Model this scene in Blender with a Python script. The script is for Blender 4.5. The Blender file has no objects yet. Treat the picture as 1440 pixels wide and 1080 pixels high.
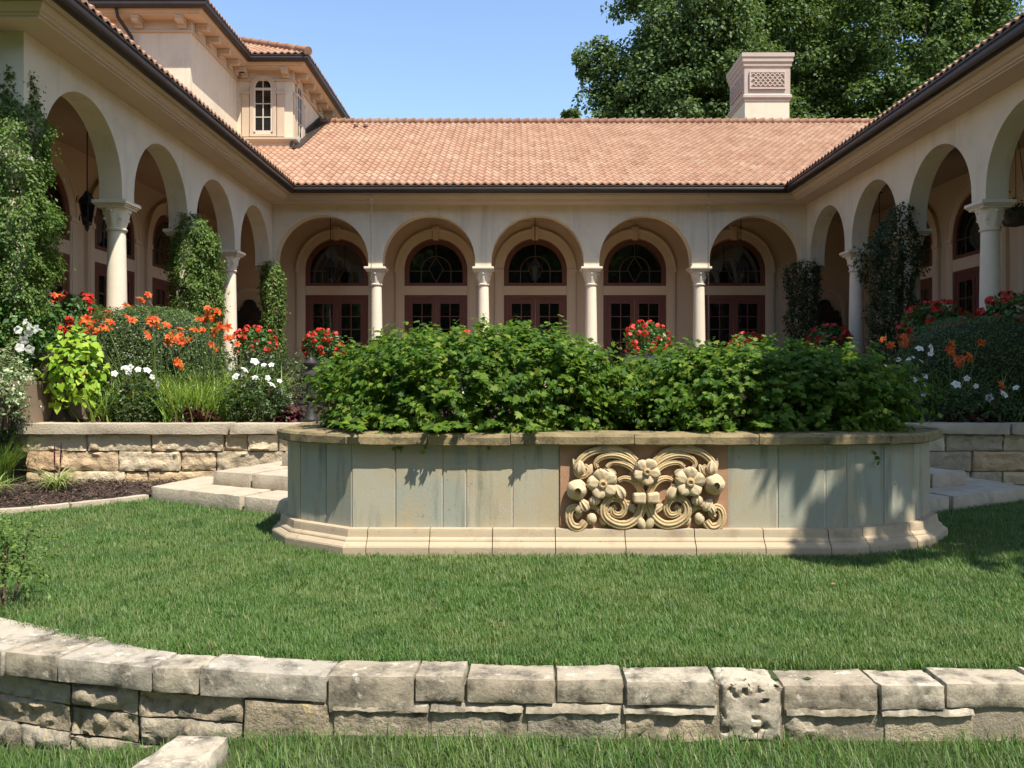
import bpy, bmesh, math, random
import numpy as np
from mathutils import Matrix, Vector, noise

# ------------------------------------------------------------------ camera, sky, sun, exposure
SC = bpy.context.scene
COL = SC.collection
EYE = 1.35                     # eye height above the upper lawn (z = 0)
FPX = 1190.0                   # focal length in photograph pixels
cam_d = bpy.data.cameras.new("camera")
cam = bpy.data.objects.new("camera", cam_d)
COL.objects.link(cam)
cam.location = (0, 0, EYE)
cam.rotation_euler = (math.radians(90), 0, 0)
cam_d.sensor_fit = 'HORIZONTAL'
cam_d.sensor_width = 36
cam_d.lens = FPX / 1440 * 36
cam_d.shift_x = -6 / 1440
cam_d.shift_y = -12 / 1440
cam_d.clip_end = 2000
SC.camera = cam

SUN = Vector((.315, -.389, .866)).normalized()
world = bpy.data.worlds.new("World")
SC.world = world
world.use_nodes = True
wn = world.node_tree.nodes
sky = wn.new('ShaderNodeTexSky')
sky.sky_type = 'NISHITA'
sky.sun_disc = False
sky.sun_elevation = math.asin(SUN.z)
sky.sun_rotation = math.atan2(SUN.x, SUN.y)
sky.air_density = 1.0
sky.dust_density = .55
sky.ozone_density = 2.0
wn['Background'].inputs['Strength'].default_value = .15
world.node_tree.links.new(sky.outputs[0], wn['Background'].inputs['Color'])
sun_d = bpy.data.lights.new("sun", 'SUN')
sun_d.energy = 4.9
sun_d.angle = math.radians(.5)
sun_d.color = (1, .945, .84)
sun_o = bpy.data.objects.new("sun", sun_d)
COL.objects.link(sun_o)
sun_o.rotation_euler = SUN.to_track_quat('Z', 'Y').to_euler()
sun_o.location = (8, -10, 25)
SC.view_settings.view_transform = 'Standard'
SC.view_settings.look = 'None'
SC.view_settings.exposure = 0.84
SC.view_settings.gamma = 1
SC.render.engine = 'CYCLES'
SC.cycles.use_denoising = True
SC.cycles.max_bounces = 7
SC.cycles.diffuse_bounces = 4
SC.cycles.transmission_bounces = 3
SC.cycles.caustics_reflective = False
SC.cycles.caustics_refractive = False
SC.cycles.use_adaptive_sampling = True
SC.cycles.adaptive_threshold = .015

R = random.Random(7)
RG = np.random.default_rng(11)
PI = math.pi

# ------------------------------------------------------------------ materials
def _nt(name):
    m = bpy.data.materials.new(name)
    m.use_nodes = True
    nt = m.node_tree
    return m, nt, nt.nodes, nt.links, nt.nodes['Principled BSDF']

def rgba(c):
    return (c[0], c[1], c[2], 1)

def _ramp(N, stops):
    r = N.new('ShaderNodeValToRGB')
    e = r.color_ramp.elements
    while len(e) < len(stops):
        e.new(.5)
    for el, (p, c) in zip(e, stops):
        el.position = p
        el.color = rgba(c)
    return r

def _noise(N, L, pos, scale, detail=5, rough=.6, stretch=None):
    n = N.new('ShaderNodeTexNoise')
    n.inputs['Scale'].default_value = scale
    n.inputs['Detail'].default_value = detail
    n.inputs['Roughness'].default_value = rough
    if stretch:
        mp = N.new('ShaderNodeVectorMath'); mp.operation = 'MULTIPLY'
        mp.inputs[1].default_value = stretch
        L.new(pos, mp.inputs[0]); pos = mp.outputs[0]
    L.new(pos, n.inputs['Vector'])
    return n

def _mix(N, L, fac, a, b, mode='MIX'):
    m = N.new('ShaderNodeMix'); m.data_type = 'RGBA'; m.blend_type = mode
    if isinstance(fac, (int, float)): m.inputs[0].default_value = fac
    else: L.new(fac, m.inputs[0])
    for s, v in ((6, a), (7, b)):
        if isinstance(v, tuple): m.inputs[s].default_value = rgba(v)
        else: L.new(v, m.inputs[s])
    return m.outputs[2]

def _step(N, L, val, lo, hi):
    m = N.new('ShaderNodeMapRange'); m.inputs[1].default_value = lo; m.inputs[2].default_value = hi
    L.new(val, m.inputs[0])
    return m.outputs[0]

def surf(name, c1, c2, scale=3, rough=.85, bump=.0, bscale=60, stain=None, stain_scale=6, stain_at=(.55, .75),
         objrand=None, attr=None, spec=.3, stretch=None, metallic=0, stain2=None, s2scale=22, s2at=(.6, .68), bdist=.01, island=None, streak=None):
    m, nt, N, L, P = _nt(name)
    g = N.new('ShaderNodeNewGeometry')
    pos = g.outputs['Position']
    n = _noise(N, L, pos, scale, stretch=stretch)
    col = _mix(N, L, _step(N, L, n.outputs['Fac'], .3, .7), c1, c2)
    if objrand:
        oi = N.new('ShaderNodeObjectInfo')
        rr = _ramp(N, objrand)
        L.new(oi.outputs['Random'], rr.inputs[0])
        col = _mix(N, L, .6, col, rr.outputs[0])
    if island:
        rr = _ramp(N, island); L.new(g.outputs['Random Per Island'], rr.inputs[0])
        col = _mix(N, L, .65, col, rr.outputs[0])
    if streak:
        s = _noise(N, L, pos, 1.0, 6, .65, stretch=streak[1])
        col = _mix(N, L, _step(N, L, s.outputs['Fac'], *streak[2]), col, streak[0])
    if attr:
        a = N.new('ShaderNodeAttribute'); a.attribute_name = attr[0]
        rr = _ramp(N, attr[1]); L.new(a.outputs['Fac'], rr.inputs[0])
        col = _mix(N, L, attr[2], col, rr.outputs[0])
    if stain:
        s = _noise(N, L, pos, stain_scale, 8, .7)
        col = _mix(N, L, _step(N, L, s.outputs['Fac'], *stain_at), col, stain)
    if stain2:
        s = _noise(N, L, pos, s2scale, 6, .7)
        col = _mix(N, L, _step(N, L, s.outputs['Fac'], *s2at), col, stain2)
    L.new(col, P.inputs['Base Color'])
    P.inputs['Roughness'].default_value = rough
    P.inputs['Specular IOR Level'].default_value = spec
    P.inputs['Metallic'].default_value = metallic
    if bump:
        b = N.new('ShaderNodeBump'); b.inputs['Strength'].default_value = bump; b.inputs['Distance'].default_value = bdist
        bn = _noise(N, L, pos, bscale, 6, .65)
        L.new(bn.outputs['Fac'], b.inputs['Height']); L.new(b.outputs[0], P.inputs['Normal'])
    return m

def leafm(name, stops, rough=.5, trans=.3, tcol=None, spec=.35, patch=None):
    """leaf material: colour by leaf, slightly translucent"""
    m, nt, N, L, P = _nt(name)
    g = N.new('ShaderNodeNewGeometry')
    r = _ramp(N, stops)
    L.new(g.outputs['Random Per Island'], r.inputs[0])
    col = r.outputs[0]
    for pc, psc, lo, hi, amt in (patch or []):
        n = _noise(N, L, g.outputs['Position'], psc, 4)
        f = _step(N, L, n.outputs['Fac'], lo, hi)
        mm = N.new('ShaderNodeMath'); mm.operation = 'MULTIPLY'; mm.inputs[1].default_value = amt; L.new(f, mm.inputs[0])
        col = _mix(N, L, mm.outputs[0], col, pc)
    L.new(col, P.inputs['Base Color'])
    P.inputs['Roughness'].default_value = rough
    P.inputs['Specular IOR Level'].default_value = spec
    t = N.new('ShaderNodeBsdfTranslucent')
    tc = _mix(N, L, .55, col, tcol or (stops[-1][1][0] * 1.5, stops[-1][1][1] * 1.5, stops[-1][1][2] * .9))
    L.new(tc, t.inputs['Color'])
    mx = N.new('ShaderNodeMixShader'); mx.inputs[0].default_value = trans
    L.new(P.outputs[0], mx.inputs[1]); L.new(t.outputs[0], mx.inputs[2])
    L.new(mx.outputs[0], N['Material Output'].inputs['Surface'])
    return m

M = {}
M['stucco'] = surf('stucco', (.69, .595, .44), (.62, .53, .39), 1.2, .9, .5, 60, stain=(.47, .40, .30), stain_scale=.9, stain_at=(.52, .85), bdist=.014, streak=((.44, .375, .28), (3.2, 3.2, .22), (.54, .82)))
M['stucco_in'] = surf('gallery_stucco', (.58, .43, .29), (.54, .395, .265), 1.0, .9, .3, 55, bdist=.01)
M['trim'] = surf('cornice_plaster', (.54, .42, .30), (.49, .38, .27), 1.5, .85, .1, 40)
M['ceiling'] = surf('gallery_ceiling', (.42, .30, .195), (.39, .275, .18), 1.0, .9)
M['limestone'] = surf('cast_stone', (.68, .59, .46), (.62, .54, .42), 6, .85, .25, 90, bdist=.006)
M['gutter'] = surf('bronze_gutter', (.022, .016, .013), (.035, .025, .02), 3, .45, spec=.4)
TR = [(0, (.17, .085, .055)), (.12, (.25, .135, .088)), (.45, (.32, .18, .115)), (.75, (.37, .225, .148)), (1, (.42, .28, .19))]
M['tile'] = surf('clay_tile', (.345, .20, .128), (.285, .158, .10), .9, .9, .2, 60, attr=('tilernd', TR, .34), stain=(.25, .145, .10), stain_scale=1.3, stain_at=(.54, .86), stain2=(.44, .33, .23), s2scale=1.7, s2at=(.54, .78), spec=.15)
M['redwood'] = surf('oxblood_paint', (.155, .052, .034), (.125, .042, .028), 6, .5, spec=.4)
M['whitepaint'] = surf('white_paint', (.58, .52, .42), (.54, .48, .39), 4, .6)
M['terracotta'] = surf('terracotta_relief', (.38, .215, .125), (.32, .18, .105), 8, .9, .3, 70)
M['chimcap'] = surf('pink_cast_stone', (.45, .36, .295), (.40, .315, .26), 4, .85, .1, 50)
M['iron'] = surf('black_iron', (.018, .016, .015), (.028, .024, .02), 12, .55, spec=.4)
M['steel'] = surf('weathered_copper', (.16, .13, .11), (.10, .08, .07), 12, .5, metallic=.6)
M['brown'] = surf('brown_pipe', (.24, .12, .09), (.2, .1, .08), 6, .7)
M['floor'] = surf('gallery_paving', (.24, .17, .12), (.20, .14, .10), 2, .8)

def glassm():
    m, nt, N, L, P = _nt('dark_window_glass')
    P.inputs['Base Color'].default_value = (.006, .007, .007, 1)
    P.inputs['Roughness'].default_value = .03
    P.inputs['Specular IOR Level'].default_value = .8
    g = N.new('ShaderNodeNewGeometry')
    n = _noise(N, L, g.outputs['Position'], 1.4, 2)
    b = N.new('ShaderNodeBump'); b.inputs['Strength'].default_value = .06; b.inputs['Distance'].default_value = .05
    L.new(n.outputs['Fac'], b.inputs['Height']); L.new(b.outputs[0], P.inputs['Normal'])
    return m
M['glass'] = glassm()
M['bluestone'] = surf('bluestone_slab', (.34, .325, .25), (.265, .27, .22), 2.6, .8, .3, 70,
                      objrand=[(0, (.245, .26, .215)), (.3, (.30, .305, .25)), (.55, (.36, .325, .235)), (.85, (.43, .36, .245)), (1, (.27, .28, .24))],
                      stain=(.38, .30, .185), stain_scale=2.6, stain_at=(.45, .68), bdist=.006, streak=((.14, .145, .115), (8, 8, .9), (.51, .74)),
                      stain2=(.14, .135, .105), s2scale=16, s2at=(.64, .72))
M['mortar'] = surf('mortar', (.52, .46, .37), (.40, .35, .28), 30, .95, .5, 90)
M['coping'] = surf('lichened_coping', (.27, .205, .105), (.19, .145, .075), 5, .9, .6, 45, stain=(.085, .065, .038), stain_scale=7, stain_at=(.48, .66),
                   stain2=(.36, .33, .20), s2scale=14, s2at=(.62, .72))
M['plinth'] = surf('buff_cast_stone', (.41, .325, .205), (.345, .275, .175), 4, .88, .35, 80, stain=(.25, .19, .125), stain_scale=4.5, stain_at=(.52, .74), stain2=(.17, .14, .095), s2scale=13, s2at=(.62, .74),
                   objrand=[(0, (.35, .275, .185)), (1, (.42, .325, .225))])
M['relief'] = surf('carved_stone', (.50, .365, .195), (.42, .30, .155), 12, .85, .5, 70, stain=(.20, .135, .075), stain_scale=18, stain_at=(.52, .72), bdist=.006)
M['petal_stone'] = surf('carved_petal_stone', (.55, .43, .27), (.47, .36, .215), 14, .85, .5, 70, stain=(.22, .16, .10), stain_scale=20, stain_at=(.54, .74), bdist=.006)
M['fieldstone'] = surf('golden_fieldstone', (.54, .43, .285), (.45, .34, .21), 3.5, .9, .8, 26, stain=(.56, .34, .17), stain_scale=2.6, stain_at=(.58, .76),
                       stain2=(.30, .25, .19), s2scale=9, s2at=(.62, .74), bdist=.03, island=[(0, (.34, .28, .20)), (.25, (.54, .44, .29)), (.5, (.60, .50, .35)), (.72, (.56, .40, .22)), (.86, (.50, .29, .14)), (1, (.44, .36, .24))])
M['fieldstone_dark'] = surf('dark_fieldstone', (.30, .27, .21), (.25, .22, .17), 3.5, .9, .8, 26, stain=(.10, .095, .08), stain_scale=3, stain_at=(.5, .66),
                            stain2=(.42, .38, .31), s2scale=9, s2at=(.60, .72), bdist=.03)  # darker, greyer copy of the fieldstone
M['slab'] = surf('limestone_slab', (.45, .38, .28), (.36, .30, .22), 4, .9, .7, 40, stain=(.26, .21, .15), stain_scale=5, stain_at=(.52, .74), bdist=.014, stain2=(.17, .145, .11), s2scale=12, s2at=(.62, .74))
M['capstone'] = surf('weathered_capstone', (.42, .365, .28), (.31, .265, .20), 5, .92, .32, 60, stain=(.085, .073, .056), stain_scale=6.5, stain_at=(.46, .66),
                     stain2=(.55, .49, .385), s2scale=15, s2at=(.58, .68), bdist=.018,
                     objrand=[(0, (.27, .22, .15)), (.4, (.38, .32, .235)), (.7, (.44, .38, .29)), (1, (.32, .285, .23))])
M['lowstone'] = surf('weathered_wall_stone', (.33, .27, .18), (.24, .195, .13), 4, .92, .7, 40, stain=(.075, .064, .046), stain_scale=5, stain_at=(.47, .68),
                     stain2=(.50, .38, .19), s2scale=7, s2at=(.6, .72), bdist=.03,
                     objrand=[(0, (.33, .26, .17)), (.5, (.42, .35, .25)), (1, (.38, .34, .27))])
M['soil'] = surf('bark_soil', (.030, .019, .014), (.055, .036, .026), 14, 1, 1, 50, bdist=.03)
M['chips'] = leafm('bark_chips', [(0, (.025, .014, .010)), (.5, (.055, .032, .022)), (.85, (.10, .062, .04)), (1, (.17, .11, .07))], .9, 0.0)
M['turf'] = surf('turf_soil', (.030, .05, .014), (.05, .065, .02), 9, 1, .8, 40)
M['terrain'] = surf('meadow', (.05, .09, .025), (.07, .10, .03), .2, 1)
M['grass'] = leafm('grass_blades', [(0, (.045, .105, .018)), (.35, (.065, .145, .024)), (.7, (.095, .19, .034)), (.88, (.14, .21, .055)), (1, (.30, .26, .12))], .5, .35, tcol=(.16, .29, .04),
                   patch=[((.145, .195, .055), 1.1, .44, .64, .8), ((.045, .105, .02), 2.3, .52, .68, .7), ((.24, .22, .09), 7.0, .62, .74, .7)])
M['bark'] = surf('tree_bark', (.11, .09, .07), (.07, .055, .042), 5, .95, 1, 18, stretch=(4, 4, .6), bdist=.04)
M['twig'] = surf('twig', (.12, .085, .05), (.09, .06, .035), 12, .9)
M['leaf_tree'] = leafm('tree_leaves', [(0, (.036, .072, .014)), (.4, (.058, .108, .02)), (.8, (.09, .15, .03)), (1, (.13, .19, .045))], .6, .35)
M['leaf_tree_light'] = leafm('poplar_leaves', [(0, (.042, .085, .022)), (.4, (.068, .122, .03)), (.8, (.10, .16, .042)), (1, (.145, .20, .065))], .55, .35)
M['leaf_shrub'] = leafm('shrub_leaves', [(0, (.03, .078, .012)), (.35, (.06, .125, .015)), (.7, (.11, .185, .02)), (.93, (.18, .25, .028)), (1, (.20, .20, .045))], .55, .40, tcol=(.20, .36, .03), spec=.2)
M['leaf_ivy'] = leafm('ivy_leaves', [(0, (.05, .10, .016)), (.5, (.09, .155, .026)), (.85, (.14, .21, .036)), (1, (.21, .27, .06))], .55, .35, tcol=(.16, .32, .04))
M['leaf_ivy_shaded'] = leafm('shaded_vine_leaves', [(0, (.018, .036, .010)), (.5, (.028, .052, .013)), (1, (.044, .074, .018))], .5, .25)  # ivy greens darkened: shade is put into the leaf colour
M['leaf_box'] = leafm('boxwood_leaves', [(0, (.035, .07, .016)), (.4, (.06, .105, .024)), (.8, (.09, .14, .034)), (1, (.14, .18, .055))], .4, .2)
M['leaf_lime'] = leafm('lime_leaves', [(0, (.16, .30, .022)), (.5, (.25, .39, .03)), (1, (.36, .48, .05))], .5, .35, tcol=(.5, .7, .05))
M['leaf_mid'] = leafm('broad_leaves', [(0, (.03, .085, .02)), (.5, (.055, .13, .028)), (1, (.10, .20, .045))], .4, .3)
M['leaf_rose'] = leafm('rose_leaves', [(0, (.022, .055, .014)), (.5, (.04, .085, .02)), (.85, (.07, .125, .03)), (1, (.11, .07, .035))], .45, .25)
M['leaf_var'] = leafm('variegated_leaves', [(0, (.06, .12, .04)), (.4, (.13, .21, .07)), (.7, (.35, .40, .22)), (1, (.55, .56, .38))], .5, .25)
M['leaf_purple'] = leafm('purple_leaves', [(0, (.055, .014, .018)), (.5, (.10, .025, .03)), (.85, (.15, .05, .05)), (1, (.14, .11, .05))], .45, .25, tcol=(.25, .05, .05))
M['strap'] = leafm('strap_leaves', [(0, (.10, .19, .022)), (.5, (.18, .29, .04)), (.85, (.27, .37, .07)), (1, (.40, .40, .13))], .45, .35, tcol=(.3, .45, .05))
M['strap_var'] = leafm('striped_strap_leaves', [(0, (.12, .2, .05)), (.5, (.26, .33, .10)), (1, (.48, .50, .24))], .5, .3)
M['stem'] = surf('flower_stem', (.09, .15, .04), (.12, .16, .05), 8, .7)
M['lily'] = leafm('orange_petals', [(0, (.34, .020, .006)), (.5, (.52, .045, .007)), (1, (.68, .15, .012))], .5, .35, tcol=(.9, .25, .02))
M['red'] = leafm('red_petals', [(0, (.42, .014, .012)), (.5, (.60, .028, .018)), (1, (.70, .06, .03))], .5, .25, tcol=(.8, .06, .03))
M['white'] = leafm('white_petals', [(0, (.60, .58, .50)), (.5, (.70, .69, .63)), (1, (.78, .77, .73))], .6, .25, tcol=(.9, .9, .85))
M['yellow'] = surf('yellow_stamen', (.6, .4, .06), (.55, .35, .05), 5, .8)
M['urn'] = surf('aged_urn', (.10, .075, .055), (.06, .048, .038), 8, .9, .5, 40)
M['bluepot'] = surf('blue_glazed_pot', (.13, .19, .24), (.10, .15, .20), 6, .35, spec=.5)
M['claypot'] = surf('clay_pot', (.34, .17, .10), (.28, .14, .085), 6, .8)
M['bronze'] = surf('dark_bronze', (.020, .014, .011), (.032, .022, .016), 6, .5, spec=.4)

# ------------------------------------------------------------------ object helpers
WM = {}

def thing(name, label, cat, loc=(0, 0, 0), group=None, rz=0):
    o = bpy.data.objects.new(name, None)
    COL.objects.link(o)
    o.empty_display_size = .2
    o.location = loc
    o.rotation_euler = (0, 0, rz)
    WM[o.name] = Matrix.Translation(loc) @ Matrix.Rotation(rz, 4, 'Z')
    return tag(o, label, cat, group)

def tag(o, label=None, cat=None, group=None, kind=None):
    for k, v in (('label', label), ('category', cat), ('group', group), ('kind', kind)):
        if v: o[k] = v
    return o

def put(name, me, parent=None, mw=None, mat=None, bevel=0):
    """link mesh ME as an object; geometry or MW is in world space"""
    o = bpy.data.objects.new(name, me)
    COL.objects.link(o)
    mw = mw or Matrix.Identity(4)
    o.matrix_basis = mw
    if parent is not None:
        o.parent = parent
        o.matrix_parent_inverse = WM[parent.name].inverted()
    WM[o.name] = mw
    if mat and not me.materials:
        me.materials.append(mat)
    if bevel:
        b = o.modifiers.new('bevel', 'BEVEL'); b.width = bevel; b.segments = 2; b.limit_method = 'ANGLE'; b.angle_limit = .6
    return o

def dup(root, loc, rz=0, scale=1):
    def cp(o, parent):
        c = o.copy(); COL.objects.link(c); c.parent = parent
        c.matrix_parent_inverse = o.matrix_parent_inverse.copy()
        for ch in kids.get(o.name, []): cp(ch, c)
        return c
    kids = {}
    for o in COL.objects:
        if o.parent: kids.setdefault(o.parent.name, []).append(o)
    c = cp(root, None)
    c.location = loc; c.rotation_euler = (0, 0, rz); c.scale = (scale,) * 3
    return c

def frame(o, x, y, rz=0, z=0):
    return Matrix.Translation((x, y, z)) @ Matrix.Rotation(rz, 4, 'Z')

def smooth(me, ang=40):
    me.polygons.foreach_set('use_smooth', [True] * len(me.polygons))
    me.set_sharp_from_angle(angle=math.radians(ang))
    return me

class MB:
    def __init__(s): s.v, s.f = [], []
    def add(s, vs, fs):
        n = len(s.v); s.v += [tuple(v) for v in vs]; s.f += [tuple(i + n for i in f) for f in fs]
    def box(s, x0, y0, z0, x1, y1, z1):
        s.add([(x0, y0, z0), (x1, y0, z0), (x1, y1, z0), (x0, y1, z0), (x0, y0, z1), (x1, y0, z1), (x1, y1, z1), (x0, y1, z1)],
              [(0, 3, 2, 1), (4, 5, 6, 7), (0, 1, 5, 4), (1, 2, 6, 5), (2, 3, 7, 6), (3, 0, 4, 7)])
        return s
    def lathe(s, prof, c=(0, 0, 0), n=20, mod=None, caps=True):
        vs, fs = [], []
        for (r, z) in prof:
            for k in range(n):
                a = 2 * PI * k / n
                rr = r * (mod(a, z) if mod else 1)
                vs.append((c[0] + rr * math.cos(a), c[1] + rr * math.sin(a), c[2] + z))
        for i in range(len(prof) - 1):
            for k in range(n):
                k2 = (k + 1) % n
                fs.append((i * n + k, i * n + k2, (i + 1) * n + k2, (i + 1) * n + k))
        if caps:
            fs.append(tuple(range(n - 1, -1, -1))); fs.append(tuple(range((len(prof) - 1) * n, len(prof) * n)))
        s.add(vs, fs); return s
    def tube(s, pts, rad, n=8, flat=1.0, up=Vector((0, 0, 1))):
        """swept tube; FLAT squashes it along UP"""
        pts = [Vector(p) for p in pts]
        vs, fs = [], []
        for i, p in enumerate(pts):
            t = (pts[min(i + 1, len(pts) - 1)] - pts[max(i - 1, 0)])
            if t.length < 1e-9: t = Vector((0, 0, 1))
            t.normalize()
            u = up if abs(t.dot(up)) < .95 else Vector((1, 0, 0))
            a = t.cross(u).normalized(); b = a.cross(t).normalized()
            r = rad[i] if hasattr(rad, '__len__') else rad
            for k in range(n):
                an = 2 * PI * k / n
                vs.append(p + a * (r * math.cos(an)) + b * (r * flat * math.sin(an)))
        for i in range(len(pts) - 1):
            for k in range(n):
                k2 = (k + 1) % n
                fs.append((i * n + k, i * n + k2, (i + 1) * n + k2, (i + 1) * n + k))
        fs.append(tuple(range(n - 1, -1, -1))); fs.append(tuple(range((len(pts) - 1) * n, len(pts) * n)))
        s.add(vs, fs); return s
    def prism(s, poly, z0, z1):
        n = len(poly)
        s.add([(x, y, z0) for x, y in poly] + [(x, y, z1) for x, y in poly],
              [tuple(range(n - 1, -1, -1)), tuple(range(n, 2 * n))] + [(i, (i + 1) % n, n + (i + 1) % n, n + i) for i in range(n)])
        return s
    def slabxz(s, poly, y0, y1):
        """polygon in the x-z plane given depth along y"""
        n = len(poly)
        s.add([(x, y0, z) for x, z in poly] + [(x, y1, z) for x, z in poly],
              [tuple(range(n)), tuple(range(2 * n - 1, n - 1, -1))] + [((i + 1) % n, i, n + i, n + (i + 1) % n) for i in range(n)])
        return s
    def ring(s, cx, cz, r0, r1, a0, a1, y0, y1, n=24):
        """arch band in the x-z plane"""
        vs, fs = [], []
        for i in range(n + 1):
            a = a0 + (a1 - a0) * i / n
            for r, y in ((r0, y0), (r1, y0), (r1, y1), (r0, y1)):
                vs.append((cx + r * math.cos(a), y, cz + r * math.sin(a)))
        for i in range(n):
            for k in range(4):
                k2 = (k + 1) % 4
                fs.append((4 * i + k, 4 * i + k2, 4 * i + 4 + k2, 4 * i + 4 + k))
        fs.append((0, 3, 2, 1)); fs.append((4 * n, 4 * n + 1, 4 * n + 2, 4 * n + 3))
        s.add(vs, fs); return s
    def sweep(s, path, prof, closed=False):
        """profile (outward offset, z) mitred along a plan path; outward is to the right of the walk"""
        n = len(path); np_ = len(prof); vs, fs = [], []
        for i in range(n):
            p = Vector(path[i])
            a = Vector(path[i - 1]) if (i > 0 or closed) else None
            b = Vector(path[(i + 1) % n]) if (i < n - 1 or closed) else None
            d1 = (p - a).normalized() if a is not None else (b - p).normalized()
            d2 = (b - p).normalized() if b is not None else d1
            n1 = Vector((d1.y, -d1.x)); n2 = Vector((d2.y, -d2.x))
            m = (n1 + n2); m = m / max(m.dot(n1), .2)
            for (d, z) in prof:
                vs.append((p.x + m.x * d, p.y + m.y * d, z))
        rng = n if closed else n - 1
        for i in range(rng):
            j = (i + 1) % n
            for k in range(np_ - 1):
                fs.append((i * np_ + k, j * np_ + k, j * np_ + k + 1, i * np_ + k + 1))
        if not closed:
            fs.append(tuple(range(np_ - 1, -1, -1))); fs.append(tuple(range((n - 1) * np_, n * np_)))
        s.add(vs, fs); return s
    def mesh(s, name, mat=None, sm=None):
        me = bpy.data.meshes.new(name)
        me.from_pydata(s.v, [], s.f)
        if mat: me.materials.append(mat)
        bm = bmesh.new(); bm.from_mesh(me); bmesh.ops.recalc_face_normals(bm, faces=bm.faces); bm.to_mesh(me); bm.free()
        if sm: smooth(me, sm)
        return me

def part(name, mb, mat, parent=None, mw=None, sm=None, bevel=0):
    return put(name, mb.mesh(name, mat, sm), parent, mw, None, bevel)

def np_mesh(name, V, loops, totals, mat, smooth_=False):
    me = bpy.data.meshes.new(name)
    me.vertices.add(len(V)); me.vertices.foreach_set('co', np.asarray(V, np.float32).ravel())
    me.loops.add(len(loops)); me.loops.foreach_set('vertex_index', np.asarray(loops, np.int32))
    me.polygons.add(len(totals))
    st = np.zeros(len(totals), np.int32); st[1:] = np.cumsum(totals)[:-1]
    me.polygons.foreach_set('loop_start', st)
    try: me.polygons.foreach_set('loop_total', np.asarray(totals, np.int32))
    except Exception: pass
    if smooth_: me.polygons.foreach_set('use_smooth', np.ones(len(totals), bool))
    me.materials.append(mat)
    me.update(calc_edges=True)
    return me

def unit(a): return a / np.maximum(np.linalg.norm(a, axis=1, keepdims=True), 1e-9)

def sph(n, rng=RG): return unit(rng.normal(size=(n, 3)))

LEAF = {}
LEAF['oval'] = ([(0, 0, 0), (-.27, .48, .06), (0, 1, -.06), (.27, .48, .06)], [(0, 3, 2), (0, 2, 1)])
LEAF['quad'] = ([(0, 0, 0), (-.36, .42, .07), (0, 1, -.08), (.36, .42, .07)], [(0, 3, 2), (0, 2, 1)])
_o = [(0, 0, 0), (.20, .02, .03), (.52, .20, .02), (.34, .40, .05), (.50, .70, -.04), (.20, .66, .04), (0, 1.06, -.10)]
_l = [(-x, y, z) for x, y, z in _o[-2:0:-1]]
LEAF['lobed'] = (_o + _l + [(0, .45, -.02)], [(i, (i + 1) % 12, 12) for i in range(12)])
_o = [(0, .06, 0), (.22, -.08, .03), (.46, .12, .03), (.42, .42, .0), (.2, .78, -.05), (0, 1.06, -.16)]
_l = [(-x, y, z) for x, y, z in _o[-2:0:-1]]
LEAF['heart'] = (_o + _l + [(0, .4, -.05)], [(i, (i + 1) % 10, 10) for i in range(10)])
LEAF['chip'] = ([(-.5, -.16, 0), (.5, -.12, .03), (.46, .14, 0), (-.48, .17, .04)], [(0, 1, 2, 3)])
LEAF['flake'] = ([(0, 0, 0), (-.5, .35, .12), (-.3, .95, .02), (.3, .95, .02), (.5, .35, .12)], [(0, 4, 3, 2, 1)])

def leaves(name, P, N, T, S, shape, mat):
    tv, tf = LEAF[shape]
    tv = np.array(tv); n = len(P)
    N = unit(N); T = T - (T * N).sum(1, keepdims=True) * N; T = unit(T); X = np.cross(T, N)
    S = np.asarray(S).reshape(-1, 1, 1) * np.ones((n, 1, 1))
    V = P[:, None, :] + S * (tv[None, :, 0:1] * X[:, None, :] + tv[None, :, 1:2] * T[:, None, :] + tv[None, :, 2:3] * N[:, None, :])
    fl = np.concatenate([np.array(f) for f in tf])
    loops = (np.arange(n)[:, None] * len(tv) + fl[None, :]).ravel()
    totals = np.tile([len(f) for f in tf], n)
    return np_mesh(name, V.reshape(-1, 3), loops, totals, mat)

def blades(name, P, az, L, W, lean, droop, mat, seg=2):
    """curved grass or strap blades; lean = sideways reach, droop = how far the tip falls back"""
    n = len(P)
    L = np.broadcast_to(L, n); W = np.broadcast_to(W, n); lean = np.broadcast_to(lean, n); droop = np.broadcast_to(droop, n)
    d = np.stack([np.cos(az), np.sin(az), np.zeros(n)], 1); side = np.stack([-np.sin(az), np.cos(az), np.zeros(n)], 1)
    k = 2 * seg + 1
    V = np.zeros((n, k, 3))
    for i in range(seg + 1):
        t = i / seg
        c = P + d * (L * lean * (t * .35 + t * t * .65))[:, None]
        c[:, 2] += L * (t - droop * t * t)
        w = W * (1 - t ** 1.6) * .5 if i < seg else W * 0
        w = np.maximum(w, W * .06)
        if i < seg:
            V[:, 2 * i] = c - side * w[:, None]; V[:, 2 * i + 1] = c + side * w[:, None]
        else:
            V[:, 2 * i] = c
    fl, tot = [], []
    for i in range(seg - 1):
        fl += [2 * i, 2 * i + 1, 2 * i + 3, 2 * i + 2]; tot.append(4)
    fl += [2 * seg - 2, 2 * seg - 1, 2 * seg]; tot.append(3)
    loops = (np.arange(n)[:, None] * k + np.array(fl)[None]).ravel()
    return np_mesh(name, V.reshape(-1, 3), loops, np.tile(tot, n), mat)

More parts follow.
